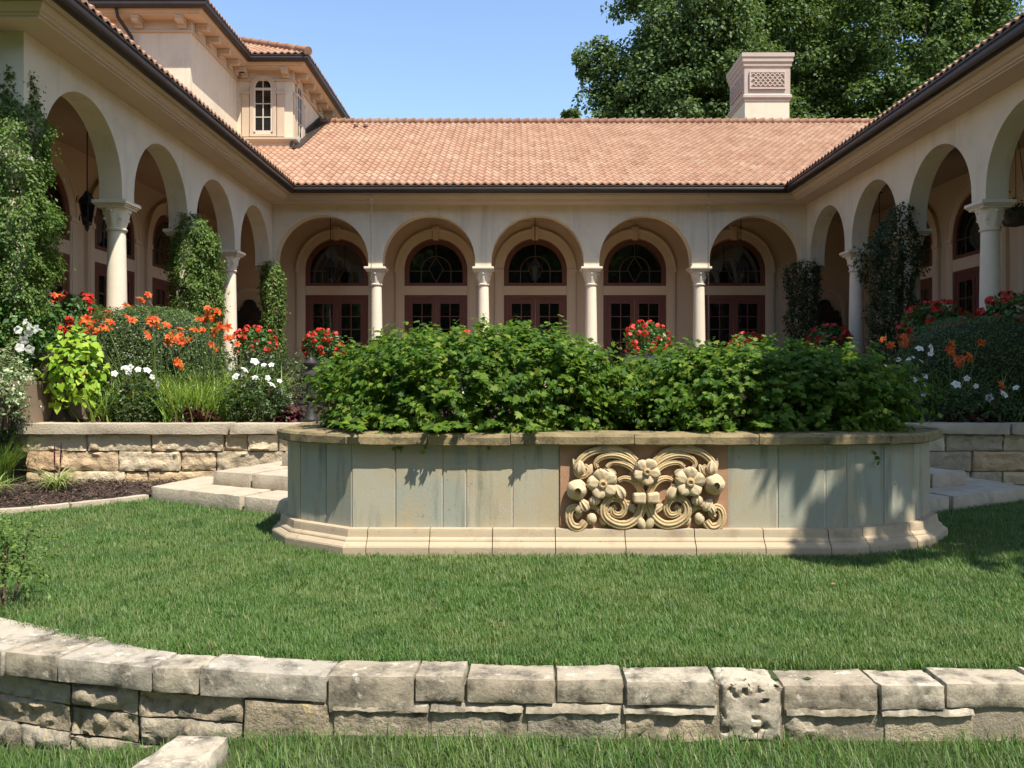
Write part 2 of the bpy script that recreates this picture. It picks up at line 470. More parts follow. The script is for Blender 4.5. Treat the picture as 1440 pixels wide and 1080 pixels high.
def rough_block(mb, c, amp=.01, freq=7, seg=.035, rnd=.02, seed=0, face_amp=0, pit=0):
    """a quarried stone: 8 corners (bottom ring then top ring), rounded arrises and noisy faces"""
    c = [Vector(p) for p in c]
    lx = max((c[1] - c[0]).length, (c[5] - c[4]).length); ly = (c[3] - c[0]).length; lz = (c[4] - c[0]).length
    nx, ny, nz = [max(2, min(44, int(l / seg))) for l in (lx, ly, lz)]
    so = Vector((seed * 3.17, seed * 1.31, seed * 7.7))
    cen = sum(c, Vector()) / 8
    idx, vs, fs = {}, [], []
    def vert(i, j, k):
        key = (i, j, k)
        if key in idx: return idx[key]
        u, v, w = i / nx, j / ny, k / nz
        p = ((c[0] * (1 - u) + c[1] * u) * (1 - v) + (c[3] * (1 - u) + c[2] * u) * v) * (1 - w) + \
            ((c[4] * (1 - u) + c[5] * u) * (1 - v) + (c[7] * (1 - u) + c[6] * u) * v) * w
        ex = min(u, 1 - u) * lx; ey = min(v, 1 - v) * ly; ez = min(w, 1 - w) * lz
        e = sorted((ex, ey, ez))
        d = (cen - p)
        if e[1] < rnd:
            p = p + d.normalized() * (rnd - e[1]) * .55
        q = p + so
        nv = noise.noise_vector(q * freq) + .5 * noise.noise_vector(q * freq * 2.7)
        p = p + nv * amp
        if face_amp and j == 0:
            r = abs(noise.noise(q * freq * .6)) + .6 * abs(noise.noise(q * freq * 1.7 + Vector((9, 3, 1))))
            edge = min(1, e[1] / .03)
            p = p + Vector((0, -1, 0)) * (r - .35) * face_amp * edge
        if pit:
            r = noise.noise(q * 27)
            r2 = noise.noise(q * 11 + Vector((3, 8, 2)))
            if r > .12 and r2 > -.25:
                ax = Vector((0, 1, -.15)) if j == 0 else (Vector((0, 0, -1)) if k == nz else d.normalized())
                p = p + ax * (r - .12) * pit * min(1, (r2 + .25) * 3)
        idx[key] = len(vs); vs.append(p)
        return idx[key]
    for i in range(nx):
        for j in range(ny):
            fs.append((vert(i, j, 0), vert(i, j + 1, 0), vert(i + 1, j + 1, 0), vert(i + 1, j, 0)))
            fs.append((vert(i, j, nz), vert(i + 1, j, nz), vert(i + 1, j + 1, nz), vert(i, j + 1, nz)))
    for i in range(nx):
        for k in range(nz):
            fs.append((vert(i, 0, k), vert(i + 1, 0, k), vert(i + 1, 0, k + 1), vert(i, 0, k + 1)))
            fs.append((vert(i, ny, k), vert(i, ny, k + 1), vert(i + 1, ny, k + 1), vert(i + 1, ny, k)))
    for j in range(ny):
        for k in range(nz):
            fs.append((vert(0, j, k), vert(0, j, k + 1), vert(0, j + 1, k + 1), vert(0, j + 1, k)))
            fs.append((vert(nx, j, k), vert(nx, j + 1, k), vert(nx, j + 1, k + 1), vert(nx, j, k + 1)))
    mb.add(vs, fs)
    return mb

def boxc(x0, y0, z0, x1, y1, z1):
    return [(x0, y0, z0), (x1, y0, z0), (x1, y1, z0), (x0, y1, z0), (x0, y0, z1), (x1, y0, z1), (x1, y1, z1), (x0, y1, z1)]

def inpoly(X, Y, poly):
    r = np.zeros(len(X), bool); n = len(poly)
    for i in range(n):
        x1, y1 = poly[i]; x2, y2 = poly[(i + 1) % n]
        c = ((y1 > Y) != (y2 > Y)) & (X < (x2 - x1) * (Y - y1) / ((y2 - y1) if y2 != y1 else 1e-9) + x1)
        r ^= c
    return r

def at(px, py, Y):
    """where a point of the photograph lies at distance Y"""
    return Vector(((px - 726) * Y / FPX, Y, EYE - (py - 528) * Y / FPX))

def offset_poly(poly, d):
    n = len(poly); out = []
    for i in range(n):
        p, a, b = Vector(poly[i]), Vector(poly[i - 1]), Vector(poly[(i + 1) % n])
        d1 = (p - a).normalized(); d2 = (b - p).normalized()
        n1 = Vector((d1.y, -d1.x)); n2 = Vector((d2.y, -d2.x)); m = n1 + n2; m = m / m.dot(n1)
        out.append((p.x + m.x * d, p.y + m.y * d))
    return out

# ================================================================== GROUND
XL, XR, YB = -6.17, 7.35, 21.4        # courtyard wall faces: left, right, back
FLOOR = 1.28

mb = MB(); mb.box(-300, -300, -1.8, 300, 400, -.62)
tag(part('terrain', mb, M['terrain']), kind='structure')

FRONT = [(-4.6, 5.5), (-3.6, 4.68), (-2.53, 4.08), (-1.67, 3.85), (-.85, 3.73), (-.08, 3.70), (1.45, 3.66), (2.19, 3.66), (3.2, 3.72), (5.2, 3.95)]
def front_y(x):
    return float(np.interp(x, [p[0] for p in FRONT], [p[1] for p in FRONT]))
def front_w(x):
    t = min(1, max(0, (-1.55 - x) / 1.0)); return .205 + .15 * t * t * (3 - 2 * t)

lawn_poly = [(x, front_y(x) + .10) for x in np.linspace(-4.6, 5.2, 40)] + [(30, 3.95), (30, 10.65), (-30, 10.65), (-30, 5.6)]
mb = MB(); mb.prism(lawn_poly, -1.2, 0)
tag(part('upper_lawn', mb, M['turf']), kind='structure')
def lower_z(x):
    t = np.clip((-.75 - np.asarray(x, float)) / 1.75, 0, 1)
    return -.238 - .215 * t * t * (3 - 2 * t)
gx = np.concatenate([[-60, -20], np.linspace(-6, 6, 49), [20, 60]]); gy = np.array([-60, -20, -4, 0, 2, 3, 3.8, 4.4, 5.4])
mb = MB(); mb.add([(x_, y_, float(lower_z(x_))) for y_ in gy for x_ in gx], [(j * 53 + i, j * 53 + i + 1, (j + 1) * 53 + i + 1, (j + 1) * 53 + i) for j in range(8) for i in range(52)])
tag(part('lower_lawn', mb, M['turf']), kind='structure')

def bed_z(x, y):
    """height of the planted slope between the retaining walls and the arcades"""
    t = np.clip((np.asarray(y, float) - 10.6) / 5.5, 0, 1)
    z = .66 + .56 * t * t * (3 - 2 * t)
    inner = (np.asarray(x) > -2.15) & (np.asarray(x) < 3.75)
    return np.where(inner, np.minimum(z - .45, .9), z)

gx = np.linspace(-9.5, 11, 83); gy = np.linspace(10.62, 21.6, 56)
X, Y = np.meshgrid(gx, gy)
Z = bed_z(X, Y) + .02 * np.array([[noise.noise(Vector((a * 3, b * 3, 0))) for a in gx] for b in gy])
Z[Y > 21.3] = .9
mb = MB()
mb.add([(a, b, c) for a, b, c in zip(X.ravel(), Y.ravel(), Z.ravel())],
       [(j * 83 + i, j * 83 + i + 1, (j + 1) * 83 + i + 1, (j + 1) * 83 + i) for j in range(55) for i in range(82)])
tag(part('planting_bed', mb, M['soil'], sm=60), kind='structure')
mb = MB(); mb.add([(-2.1, 9.9, .44), (3.7, 9.9, .44), (3.7, 12.5, .46), (-2.1, 12.5, .46), (3.7, 20.9, 1.2), (-2.1, 20.9, 1.2), (-2.1, 9.9, -.3), (3.7, 9.9, -.3)],
                  [(0, 1, 2, 3), (3, 2, 4, 5), (6, 7, 1, 0)])
tag(part('garden_path', mb, M['slab']), kind='structure')

# ================================================================== VILLA
VILLA = thing('courtyard_villa', 'cream stucco villa with arched colonnades on three sides and clay tile roofs', 'building', (.59, 24.5, FLOOR))
T_W = .36                               # thickness of the arcade wall
Z_AB, Z_C, Z_TOP = 4.10, 4.24, 5.66     # abacus, arch centre, soffit

def arcade(u0, u1, centres, r):
    """wall face at local y = 0 (towards -y), open below the abacus line, semicircular arches"""
    low = [(u0, Z_AB)]
    for c in centres:
        low += [(c - r, Z_AB)]
        for i in range(33):
            a = PI - PI * i / 32
            low.append((c + r * math.cos(a), Z_C + r * math.sin(a)))
        low += [(c + r, Z_AB)]
    low.append((u1, Z_AB))
    mb = MB()
    n = len(low)
    vs = []
    for (u, z) in low:
        vs += [(u, 0, z), (u, T_W, z), (u, 0, Z_TOP), (u, T_W, Z_TOP)]
    fs = []
    for i in range(n - 1):
        a, b = 4 * i, 4 * i + 4
        fs.append((a, b, b + 1, a + 1))
        if abs(low[i][0] - low[i + 1][0]) > 1e-6:
            fs.append((a, a + 2, b + 2, b)); fs.append((a + 1, b + 1, b + 3, a + 3)); fs.append((a + 2, a + 3, b + 3, b + 2))
    fs.append((0, 1, 3, 2)); e = 4 * (n - 1); fs.append((e, e + 2, e + 3, e + 1))
    mb.add(vs, fs)
    bm = mb.mesh('arcade_wall', M['stucco'])
    b = bmesh.new(); b.from_mesh(bm); bmesh.ops.remove_doubles(b, verts=b.verts, dist=1e-4); bmesh.ops.recalc_face_normals(b, faces=b.faces)
    b.to_mesh(bm); b.free()
    bm.polygons.foreach_set('use_smooth', [abs(p.normal.y) < .3 for p in bm.polygons])
    bm.set_sharp_from_angle(angle=.5)
    return bm

LW, RW, BW = frame(0, XL, 0, PI / 2), frame(0, XR, 0, -PI / 2), frame(0, 0, YB, 0)
SIDE_ARCH = [12.13, 14.78, 17.43, 20.05]
put('arcade_wall', arcade(XL + .003, XR - .003, [-4.91, -2.21, .54, 3.27, 6.06], 1.17), VILLA, BW)
put('arcade_wall', arcade(10.6, YB + T_W, SIDE_ARCH, 1.12), VILLA, LW)
put('arcade_wall', arcade(-YB - T_W, -10.6, [-c for c in SIDE_ARCH[::-1]], 1.12), VILLA, RW)
# end walls of both side wings, one arch each into the gallery, then solid
for sgn, x0, x1, c in ((-1, -8.5, XL - T_W - .002, -7.5), (1, XR + T_W + .002, 9.7, 8.7)):
    put('arcade_wall', arcade(min(x0, x1), max(x0, x1), [c], .8), VILLA, frame(0, 0, 10.6))
mb = MB(); mb.box(-19.5, 10.6, FLOOR - 1.2, -8.503, 10.9, Z_TOP); mb.box(9.703, 10.6, FLOOR - 1.2, 21, 10.9, Z_TOP)
mb.box(-19.5, 10.9, FLOOR - 1.2, -19.2, 38, Z_TOP); mb.box(20.7, 10.9, FLOOR - 1.2, 21, 38, Z_TOP); mb.box(-19.2, 37.7, FLOOR - 1.2, 20.7, 38, Z_TOP)
part('outer_wall', mb, M['stucco'], VILLA)
GX0, GX1, GY = -8.32, 9.50, 23.55      # gallery walls
mb = MB(); mb.box(GX0 - .3, 10.9, FLOOR - .5, GX0, GY + .3, Z_TOP + .1); mb.box(GX1, 10.9, FLOOR - .5, GX1 + .3, GY + .3, Z_TOP + .1)
mb.box(GX0, GY, FLOOR - .5, GX1, GY + .3, Z_TOP + .1)
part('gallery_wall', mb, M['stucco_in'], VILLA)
mb = MB(); mb.box(GX0, YB + T_W, Z_TOP - .04, GX1, GY, Z_TOP + .05); mb.box(GX0, 10.9, Z_TOP - .04, XL - T_W, YB + T_W, Z_TOP + .05)
mb.box(XR + T_W, 10.9, Z_TOP - .04, GX1, YB + T_W, Z_TOP + .05)
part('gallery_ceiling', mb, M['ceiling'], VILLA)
mb = MB(); mb.box(GX0, YB - .12, .4, GX1, GY, FLOOR); mb.box(GX0, 10.5, .4, XL + .12, YB - .12, FLOOR - .002); mb.box(XR - .12, 10.5, .4, GX1, YB - .12, FLOOR - .002)
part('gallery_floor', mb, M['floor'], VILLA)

# cornice and gutter follow the whole courtyard eave
EAVE = [(-20, 10.6), (XL, 10.6), (XL, YB), (XR, YB), (XR, 10.6), (21.5, 10.6)]
mb = MB(); mb.sweep(EAVE, [(-.3, 5.66), (.42, 5.66), (.42, 5.685), (.455, 5.69), (.455, 5.72), (.49, 5.735), (.525, 5.78), (.54, 5.80), (.54, 5.825), (.575, 5.835), (.61, 5.87), (.61, 5.90), (.3, 6.0), (-.3, 6.0)])
part('cornice', mb, M['trim'], VILLA)
GUT = [(.612, 5.84), (.66, 5.815), (.72, 5.83), (.755, 5.87), (.76, 5.93), (.745, 5.96), (.765, 5.975), (.765, 6.0), (.75, 6.0), (.74, 5.97), (.62, 5.97)]
mb = MB(); mb.sweep(EAVE, GUT)
part('gutter', mb, M['gutter'], VILLA, sm=50)

# tiled slopes -----------------------------------------------------
TW, TE = .19, .30
def tiles(name, o, u, v, z0, p, smax, u0, u1, parent, per=8, amp=.026, s_from=0.0):
    """barrel tile slope: o plan origin, u along the eave, v upslope in plan; u0(s), u1(s) bound each course"""
    V, F, A = [], [], []
    o, u, v = Vector(o), Vector(u), Vector(v)
    rows = int(math.ceil(smax / TE))
    for r in range(rows):
        s0 = s_from + r * TE; s1 = min(s_from + smax, s0 + TE) + .03; sm = (s0 + s1) / 2
        a, b = u0(sm), u1(sm)
        if b - a < TW: continue
        k0, k1 = int(math.floor(a / TW * per)), int(math.ceil(b / TW * per))
        base = len(V); n = k1 - k0 + 1
        jit = {}
        for k in range(k0, k1 + 1):
            uu = k * TW / per
            tl = k // per
            if tl not in jit: jit[tl] = (R.uniform(-.007, .007), R.uniform(0, .008))
            w = math.cos(2 * PI * k / per)
            h = amp * (w if w > 0 else w * .75)
            q = o + u * uu
            js, jh = jit[tl]
            for s, lift in ((s0 + js, -.004), (s0 + js, .030 + jh), (s1, .004)):
                V.append((q.x + v.x * s, q.y + v.y * s, z0 + p * s + h + lift))
        for i in range(n - 1):
            a0 = base + 3 * i
            tl = (k0 + i) // per
            rn = (math.sin(tl * 12.9898 + r * 78.233 + len(name)) * 43758.5453) % 1
            for m_ in (0, 1):
                F.append((a0 + m_, a0 + 3 + m_, a0 + 4 + m_, a0 + 1 + m_)); A.append(rn)
    me = bpy.data.meshes.new(name)
    me.from_pydata(V, [], F)
    at_ = me.attributes.new('tilernd', 'FLOAT', 'FACE'); at_.data.foreach_set('value', A)
    me.materials.append(M['tile'])
    smooth(me, 50)
    return put(name, me, parent)

RZ, RP = 6.02, .5
e = .77
xl, xr, yb, ye = XL + e, XR - e, YB - e, 10.6 - e
SM = 7.38
roof = put('roof', MB().add([], []) or bpy.data.meshes.new('roof'), VILLA)
# deck under the tiles
rz = RZ - .03 + RP * SM
bx = 1.0
mb = MB()
P_ = lambda x, y, z: (x, y, z)
lo = RZ - .05
yr = yb + SM; xlr = xl - SM; xrr = xr + SM
vs = [(xl, ye, lo), (xl, yb, lo), (xr, yb, lo), (xr, ye, lo), (xlr, ye + SM, rz), (xlr, yr, rz), (xrr, yr, rz), (xrr, ye + SM, rz),
      (xlr - SM, ye, lo), (xlr - SM, yr + SM, lo), (xrr + SM, yr + SM, lo), (xrr + SM, ye, lo)]
fs = [(0, 1, 5, 4), (1, 2, 6, 5), (2, 3, 7, 6), (0, 4, 8), (3, 11, 7), (8, 4, 5, 9), (9, 5, 6, 10), (10, 6, 7, 11),
      (0, 8, 9, 1), (1, 9, 10, 2), (2, 10, 11, 3)]
mb.add(vs, fs)
part('roof_deck', mb, M['tile'], VILLA)
bpy.data.objects.remove(roof)
roof = tiles('roof', (0, yb), (1, 0), (0, 1), RZ, RP, SM, lambda s: xl - s - .05, lambda s: xr + s + .05, VILLA)
WM[roof.name] = Matrix.Identity(4)
tiles('roof_slope', (xl, 0), (0, 1), (-1, 0), RZ, RP, SM, lambda s: ye + s, lambda s: yb + s + .05, roof)
tiles('roof_slope', (xr, 0), (0, 1), (1, 0), RZ, RP, SM, lambda s: ye + s, lambda s: yb + s + .05, roof)
tiles('roof_slope', (0, ye), (1, 0), (0, 1), RZ, RP, SM, lambda s: xlr - SM + s, lambda s: xl - s, roof, per=6)
tiles('roof_slope', (0, ye), (1, 0), (0, 1), RZ, RP, SM, lambda s: xr + s, lambda s: xrr + SM - s, roof, per=6)
# ridge caps along the back ridge
mb = MB()
k = 0
x = xlr + .2
while x < xrr - .2:
    L = .31
    mb.tube([(x, yr, rz + .045), (x + L * .93, yr, rz + .075), (x + L, yr, rz + .08), (x + L + .002, yr, rz + .08)], [.105, .125, .135, .11], 12)
    x += L * .93
part('ridge_tiles', mb, M['tile'], roof, sm=50)
for px in (500.5, 514.5):
    c = at(px, 184, 27.2)
    mb = MB(); mb.lathe([(.055, -.35), (.055, .14), (.075, .14), (.075, .2), (.02, .22)], (c.x, c.y, c.z), 12)
    part('vent_pipe', mb, M['brown'], roof, sm=40)

# columns ----------------------------------------------------------
H = Z_AB - FLOOR
shaft = MB(); shaft.lathe([(.165, .13), (.163, .30), (.158, .9), (.148, 1.6), (.134, H - .50), (.132, H - .47)], n=24, caps=False)
shaft_me = shaft.mesh('column', M['limestone'], 40)
base_ = MB(); base_.box(-.22, -.22, 0, .22, .22, .06)
base_.lathe([(.2, .06), (.222, .08), (.225, .1), (.215, .12), (.185, .132), (.18, .15), (.168, .165)], n=24)
base_me = base_.mesh('base', M['limestone'], 40)
cap = MB()
def leafmod(a, z):
    t = (z - (H - .42)) / .30
    if t < 0 or t > 1: return 1
    return 1 + .17 * abs(math.cos(4 * a)) ** 1.5 * math.sin(PI * min(1, t * 1.05)) + .09 * abs(math.cos(4 * a + PI / 2)) ** 2 * t
prof = [(.138, H - .47), (.158, H - .455), (.160, H - .435), (.142, H - .42)] + [(.140 + .065 * (i / 11) ** 1.7, H - .42 + .30 * i / 11) for i in range(12)] + [(.19, H - .115)]
cap.lathe(prof, n=48, mod=leafmod)
for k in range(8):                     # curled leaf tips
    a = k * PI / 4
    zz = H - .17 if k % 2 == 0 else H - .28
    rr = .205 if k % 2 == 0 else .178
    cap.lathe([(.005, -.025), (.024, -.014), (.028, 0), (.022, .016), (.004, .024)], (rr * math.cos(a), rr * math.sin(a), zz), 8)
cap_me = cap.mesh('capital', M['limestone'], 50)
ab = MB()
for (hw, z0, z1) in ((.225, H - .118, H - .085), (.25, H - .085, H - .06), (.272, H - .06, H - .002)):
    ab.box(-hw, -hw, z0, hw, hw, z1)
ab_me = ab.mesh('abacus', M['limestone'])
def column(x, y):
    mw = frame(0, x, y, 0, FLOOR)
    c = put('column', shaft_me, VILLA, mw)
    put('base', base_me, c, mw, bevel=.008); put('capital', cap_me, c, mw); put('abacus', ab_me, c, mw, bevel=.01)
for x in (-3.57, -.84, 1.905, 4.66): column(x, YB + .18)
for y in (10.8, 13.45, 16.1, 18.75): column(XL - .18, y); column(XR + .18, y)
column(XL - .18, YB + .18); column(XR + .18, YB + .18)

# french doors, fanlights and their surrounds ----------------------
DW, DZ = .87, 3.58
fr = MB()
for x0, x1, z0, z1 in ((-DW, -DW + .10, FLOOR, DZ), (DW - .10, DW, FLOOR, DZ), (-DW + .10, DW - .10, DZ - .10, DZ)):
    fr.box(x0, -.055, z0, x1, .02, z1)
for s in (-1, 1):                      # leaf stiles and rails
    a, b = (-DW + .105, -.012) if s < 0 else (.012, DW - .105)
    fr.box(a, -.045, FLOOR + .02, a + .11, .02, DZ - .105); fr.box(b - .11, -.045, FLOOR + .02, b, .02, DZ - .105)
    fr.box(a + .11, -.045, DZ - .235, b - .11, .02, DZ - .105); fr.box(a + .11, -.045, FLOOR + .02, b - .11, .02, FLOOR + .28)
    m_ = (a + b) / 2
    fr.box(m_ - .014, -.04, FLOOR + .28, m_ + .014, .01, DZ - .235)
    for k in range(1, 5):
        zz = FLOOR + .28 + (DZ - .515 - FLOOR) * k / 5
        for q0, q1 in ((a + .11, m_ - .014), (m_ + .014, b - .11)): fr.box(q0, -.038, zz - .013, q1, .01, zz + .013)
fr_me = fr.mesh('french_door', M['redwood'])
pn = MB()
for s in (-1, 1):
    a, b = (-DW + .215, -.122) if s < 0 else (.122, DW - .215)
    pn.box(a, -.018, FLOOR + .28, b, -.006, DZ - .235)
pn_me = pn.mesh('pane', M['glass'])
hd = MB(); hd.box(-.09, -.05, 2.28, -.05, -.045, 2.46); hd.tube([(-.07, -.05, 2.36), (-.07, -.10, 2.36), (-.16, -.105, 2.36)], .011, 8)
hd_me = hd.mesh('handle', M['iron'])
FZ0, FZC = 3.84, 4.25                  # fanlight sill and springing
fl = MB()
fl.ring(0, FZC, DW - .13, DW, 0, PI, -.055, .02, 28)
for s in (-1, 1): fl.box(min(s * DW, s * (DW - .13)), -.055, FZ0, max(s * DW, s * (DW - .13)), .02, FZC)
fl.box(-DW + .13, -.055, FZ0, DW - .13, .02, FZ0 + .08)
fl_me = fl.mesh('fanlight', M['redwood'], 30)
mu = MB()
ri = DW - .13
mu.ring(0, FZC, .40, .425, 0, PI, -.03, -.005, 20)
for s in (-1, 1):
    mu.box(s * .4125 - .012, -.03, FZ0 + .08, s * .4125 + .012, -.005, FZC)
    for q0, q1 in ((.425, ri),): mu.box(min(s * q0, s * q1), -.03, FZC - .012, max(s * q0, s * q1), -.005, FZC + .012)
dm = [(0, FZ0 + .09), (.2, FZC + .06), (0, FZC + .39), (-.2, FZC + .06)]
for i in range(4):
    a, b = dm[i], dm[(i + 1) % 4]
    mu.tube([(a[0], -.018, a[1]), (b[0], -.018, b[1])], .012, 6)
for s in (-1, 1): mu.tube([(s * .40, -.016, FZC), (s * .17, -.016, FZC)], .010, 6)
mu.tube([(0, -.016, FZC + .39), (0, -.016, FZC + ri)], .010, 6)
mu_me = mu.mesh('muntins', surf('leaded_bars', (.10, .075, .055), (.08, .06, .045), 8, .6))
gl = MB(); gl.slabxz([(-ri, FZ0 + .08), (ri, FZ0 + .08)] + [(ri * math.cos(PI * i / 24), FZC + ri * math.sin(PI * i / 24)) for i in range(25)], -.012, -.004)
gl_me = gl.mesh('pane', M['glass'])
tr = MB()
ro = 1.12
tr.ring(0, FZC + .03, DW + .003, ro, .02, PI - .02, -.075, .02, 32)
tr.ring(0, FZC + .03, ro - .045, ro + .02, .02, PI - .02, -.095, -.075, 32)
for s in (-1, 1):
    x0, x1 = sorted((s * (DW + .003), s * ro))
    tr.box(x0, -.075, FLOOR, x1, .02, FZC - .04)
    tr.box(x0 - (.03 if s < 0 else 0), -.10, FZC - .04, x1 + (.03 if s > 0 else 0), .02, FZC + .055)
    tr.box(x0 + .05, -.088, FLOOR + .2, x1 - .05, -.075, FZC - .12)
    tr.box(x0 - (.02 if s < 0 else 0), -.095, FLOOR, x1 + (.02 if s > 0 else 0), -.0751, FLOOR + .16)
tr.box(-DW, -.07, DZ + .002, DW, .02, FZ0 - .002)
tr.slabxz([(-.075, FZC + DW - .02), (.075, FZC + DW - .02), (.10, FZC + ro + .10), (-.10, FZC + ro + .10)], -.125, .02)
tr.slabxz([(-.045, FZC + DW + .04), (.045, FZC + DW + .04), (.065, FZC + ro + .04), (-.065, FZC + ro + .04)], -.14, -.125)
tr_me = tr.mesh('arched_surround', surf('gallery_trim', (.62, .475, .33), (.58, .44, .30), 1.5, .85, .1, 40), 30)
def opening(mw):
    put('arched_surround', tr_me, VILLA, mw, bevel=.008)
    d = put('french_door', fr_me, VILLA, mw); put('pane', pn_me, d, mw); put('handle', hd_me, d, mw)
    f = put('fanlight', fl_me, VILLA, mw); put('pane', gl_me, f, mw); put('muntins', mu_me, f, mw)
for x in (-4.98, -2.23, .53, 3.29, 6.04): opening(frame(0, x, GY))
for y in SIDE_ARCH: opening(frame(0, GX0, y, PI / 2)); opening(frame(0, GX1, y, -PI / 2))

# downspout on the left end wall
mb = MB()
mb.tube([(-6.62, 10.12, 5.86), (-6.62, 10.14, 5.70), (-6.60, 10.45, 5.45), (-6.60, 10.53, 5.32), (-6.60, 10.53, 4.3)], .05, 10)
part('downspout', mb, M['gutter'], VILLA, sm=50)

# upper storey with its bay --------------------------------------------------
XA, YA, XBB, YBB = -8.12, 21.1, -6.5, 24.6
ZS = 10.24
tw = MB(); tw.box(-15.5, YA, 6.2, XA, 31, ZS)
tower = part('tower_wall', tw, M['stucco'], VILLA)
tw = MB(); tw.box(XA, YBB, 8.24, XBB, 31, ZS); tw.box(XA, YBB + .12, 7.6, XBB - .12, 31, 8.0)
part('bay_wall', tw, M['stucco'], tower)
mb = MB()
mb.sweep([(XA + .001, YBB), (XBB, YBB), (XBB, 28.5)], [(-.1, 7.98), (.03, 7.98), (.05, 8.03), (.05, 8.09), (.10, 8.13), (.13, 8.19), (.13, 8.24), (.02, 8.27), (-.1, 8.27)])
part('bay_base', mb, M['trim'], tower)
TE_PATH = [(-16, YA), (XA, YA), (XA, YBB), (XBB, YBB), (XBB, 31)]
mb = MB(); mb.sweep(TE_PATH, [(-.2, 9.90), (.05, 9.90), (.05, 9.95), (.03, 9.97), (.03, 10.2), (.38, 10.2), (.38, 10.24), (.42, 10.25), (.45, 10.31), (.45, 10.36), (.3, 10.44), (-.2, 10.44)])
part('tower_cornice', mb, M['trim'], tower)
mb = MB(); mb.sweep(TE_PATH, [(d - .16, z + 4.47) for d, z in GUT])
part('tower_gutter', mb, M['gutter'], tower, sm=50)
br = MB(); br.slabxz([(-.10, 9.98), (.10, 9.98), (.10, 10.2), (-.10, 10.2)], -.10, 0)
br.box(-.085, -.32, 10.06, .085, -.10, 10.2); br.box(-.11, -.34, 10.145, .11, -.001, 10.199)
br_me = br.mesh('bracket', M['trim'])
for x in (-14.4, -13.1, -11.8, -10.55, -9.37, -8.3): put('bracket', br_me, tower, frame(0, x, YA - .03), bevel=.01)
for y in (21.4, 22.2, 23.0, 23.75, 24.3): put('bracket', br_me, tower, frame(0, XA + .03, y, PI / 2), bevel=.01)
for x in (-7.88, -6.68): put('bracket', br_me, tower, frame(0, x, YBB - .03), bevel=.01)
for y in (24.9, 25.8, 26.7, 27.6, 28.5): put('bracket', br_me, tower, frame(0, XBB + .03, y, PI / 2), bevel=.01)
# bay window: white sash under an arched head, pilastered surround
def bay_window(mw, w):
    sr = MB()
    sr.ring(0, 9.70, w + .045, w + .15, 0, PI, -.06, .01, 20)
    for s in (-1, 1):
        x0, x1 = sorted((s * (w + .045), s * (w + .15))); sr.box(x0, -.06, 8.36, x1, .01, 9.70)
        x0, x1 = sorted((s * (w + .17), s * (w + .38))); sr.box(x0, -.05, 8.28, x1, .01, 9.52); sr.box(x0 - .02, -.07, 9.52, x1 + .02, .01, 9.60)
    sr.box(-w - .15, -.07, 8.28, w + .15, .01, 8.36)
    put('bay_window', sr.mesh('bay_window', M['trim'], 30), tower, mw, bevel=.006)
    fr = MB(); fr.ring(0, 9.72, w - .012, w + .045, 0, PI, -.045, .01, 20)
    for s in (-1, 1):
        x0, x1 = sorted((s * (w - .012), s * (w + .045))); fr.box(x0, -.045, 8.42, x1, .01, 9.72)
    fr.box(-w + .012, -.045, 8.36, w - .012, .01, 8.46); fr.box(-w + .012, -.045, 9.63, w - .012, .01, 9.70)
    fr.box(-.014, -.04, 8.46, .014, .01, 9.63); fr.box(-.010, -.04, 9.70, .010, .01, 9.72 + w - .012)
    for z in (8.85, 9.24):
        for q0, q1 in ((-w + .012, -.014), (.014, w - .012)): fr.box(q0, -.038, z - .012, q1, .01, z + .012)
    put('sash', fr.mesh('sash', M['whitepaint'], 30), tower, mw)
    g = MB(); g.slabxz([(-w + .012, 8.46), (w - .012, 8.46)] + [((w - .012) * math.cos(PI * i / 16), 9.72 + (w - .012) * math.sin(PI * i / 16)) for i in range(17)], -.02, -.008)
    put('pane', g.mesh('pane', M['glass']), tower, mw)
bay_window(frame(0, -7.35, YBB), .235)
bay_window(frame(0, XBB, 25.25, PI / 2), .235)
mb = MB(); mb.tube([(-9.75, YA - .50, 10.32), (-9.72, YA - .46, 10.1), (-9.55, YA - .1, 9.75), (-9.53, YA - .06, 9.6), (-9.53, YA - .06, 8.2)], .045, 10)
part('downspout', mb, M['gutter'], tower, sm=50)
# tower roofs: the bay roof butts into the larger one
ex = .60; zt = 10.50
tx, ty = XBB + ex, YBB - ex
tiles('tower_roof', (0, ty), (1, 0), (0, 1), zt, .5, 3.4, lambda s: XA + ex - 2, lambda s: tx - s, tower)
tiles('tower_roof', (tx, 0), (0, 1), (-1, 0), zt, .5, 3.4, lambda s: ty + s, lambda s: 31.5 - s, tower)
tiles('tower_roof', (XA + ex, 0), (0, 1), (-1, 0), zt, .5, 3.6, lambda s: YA - ex + s, lambda s: ty + 1.5 * s + .8, tower)
tiles('tower_roof', (0, YA - ex), (1, 0), (0, 1), zt, .5, 3.6, lambda s: -16.1 + s, lambda s: XA + ex - s, tower)
mb = MB()
for t in np.arange(0, 3.2, .38):
    a = Vector((tx - t, ty + t, zt + .5 * t + .05)); b = Vector((tx - t - .40, ty + t + .40, zt + .5 * t + .27))
    mb.tube([a, b], [.13, .10], 10)
mb.tube([(tx - 3.4, ty + 3.4, zt + 1.72), (-14, ty + 3.4, zt + 1.72)], .12, 10)
part('hip_tiles', mb, M['tile'], tower, sm=50)
mb = MB()
lo = zt - .06
vs = [(XA + ex, YA - ex, lo), (XA + ex, ty, lo), (tx, ty, lo), (tx, 31, lo), (-16, 31, lo), (-16, YA - ex, lo), (-12, 26, lo + 1.8), (-9.5, 28, lo + 1.75)]
mb.add(vs, [(0, 1, 6), (1, 2, 7, 6), (2, 3, 7), (3, 4, 6, 7), (4, 5, 6), (5, 0, 6), (0, 5, 4, 3, 2, 1)])
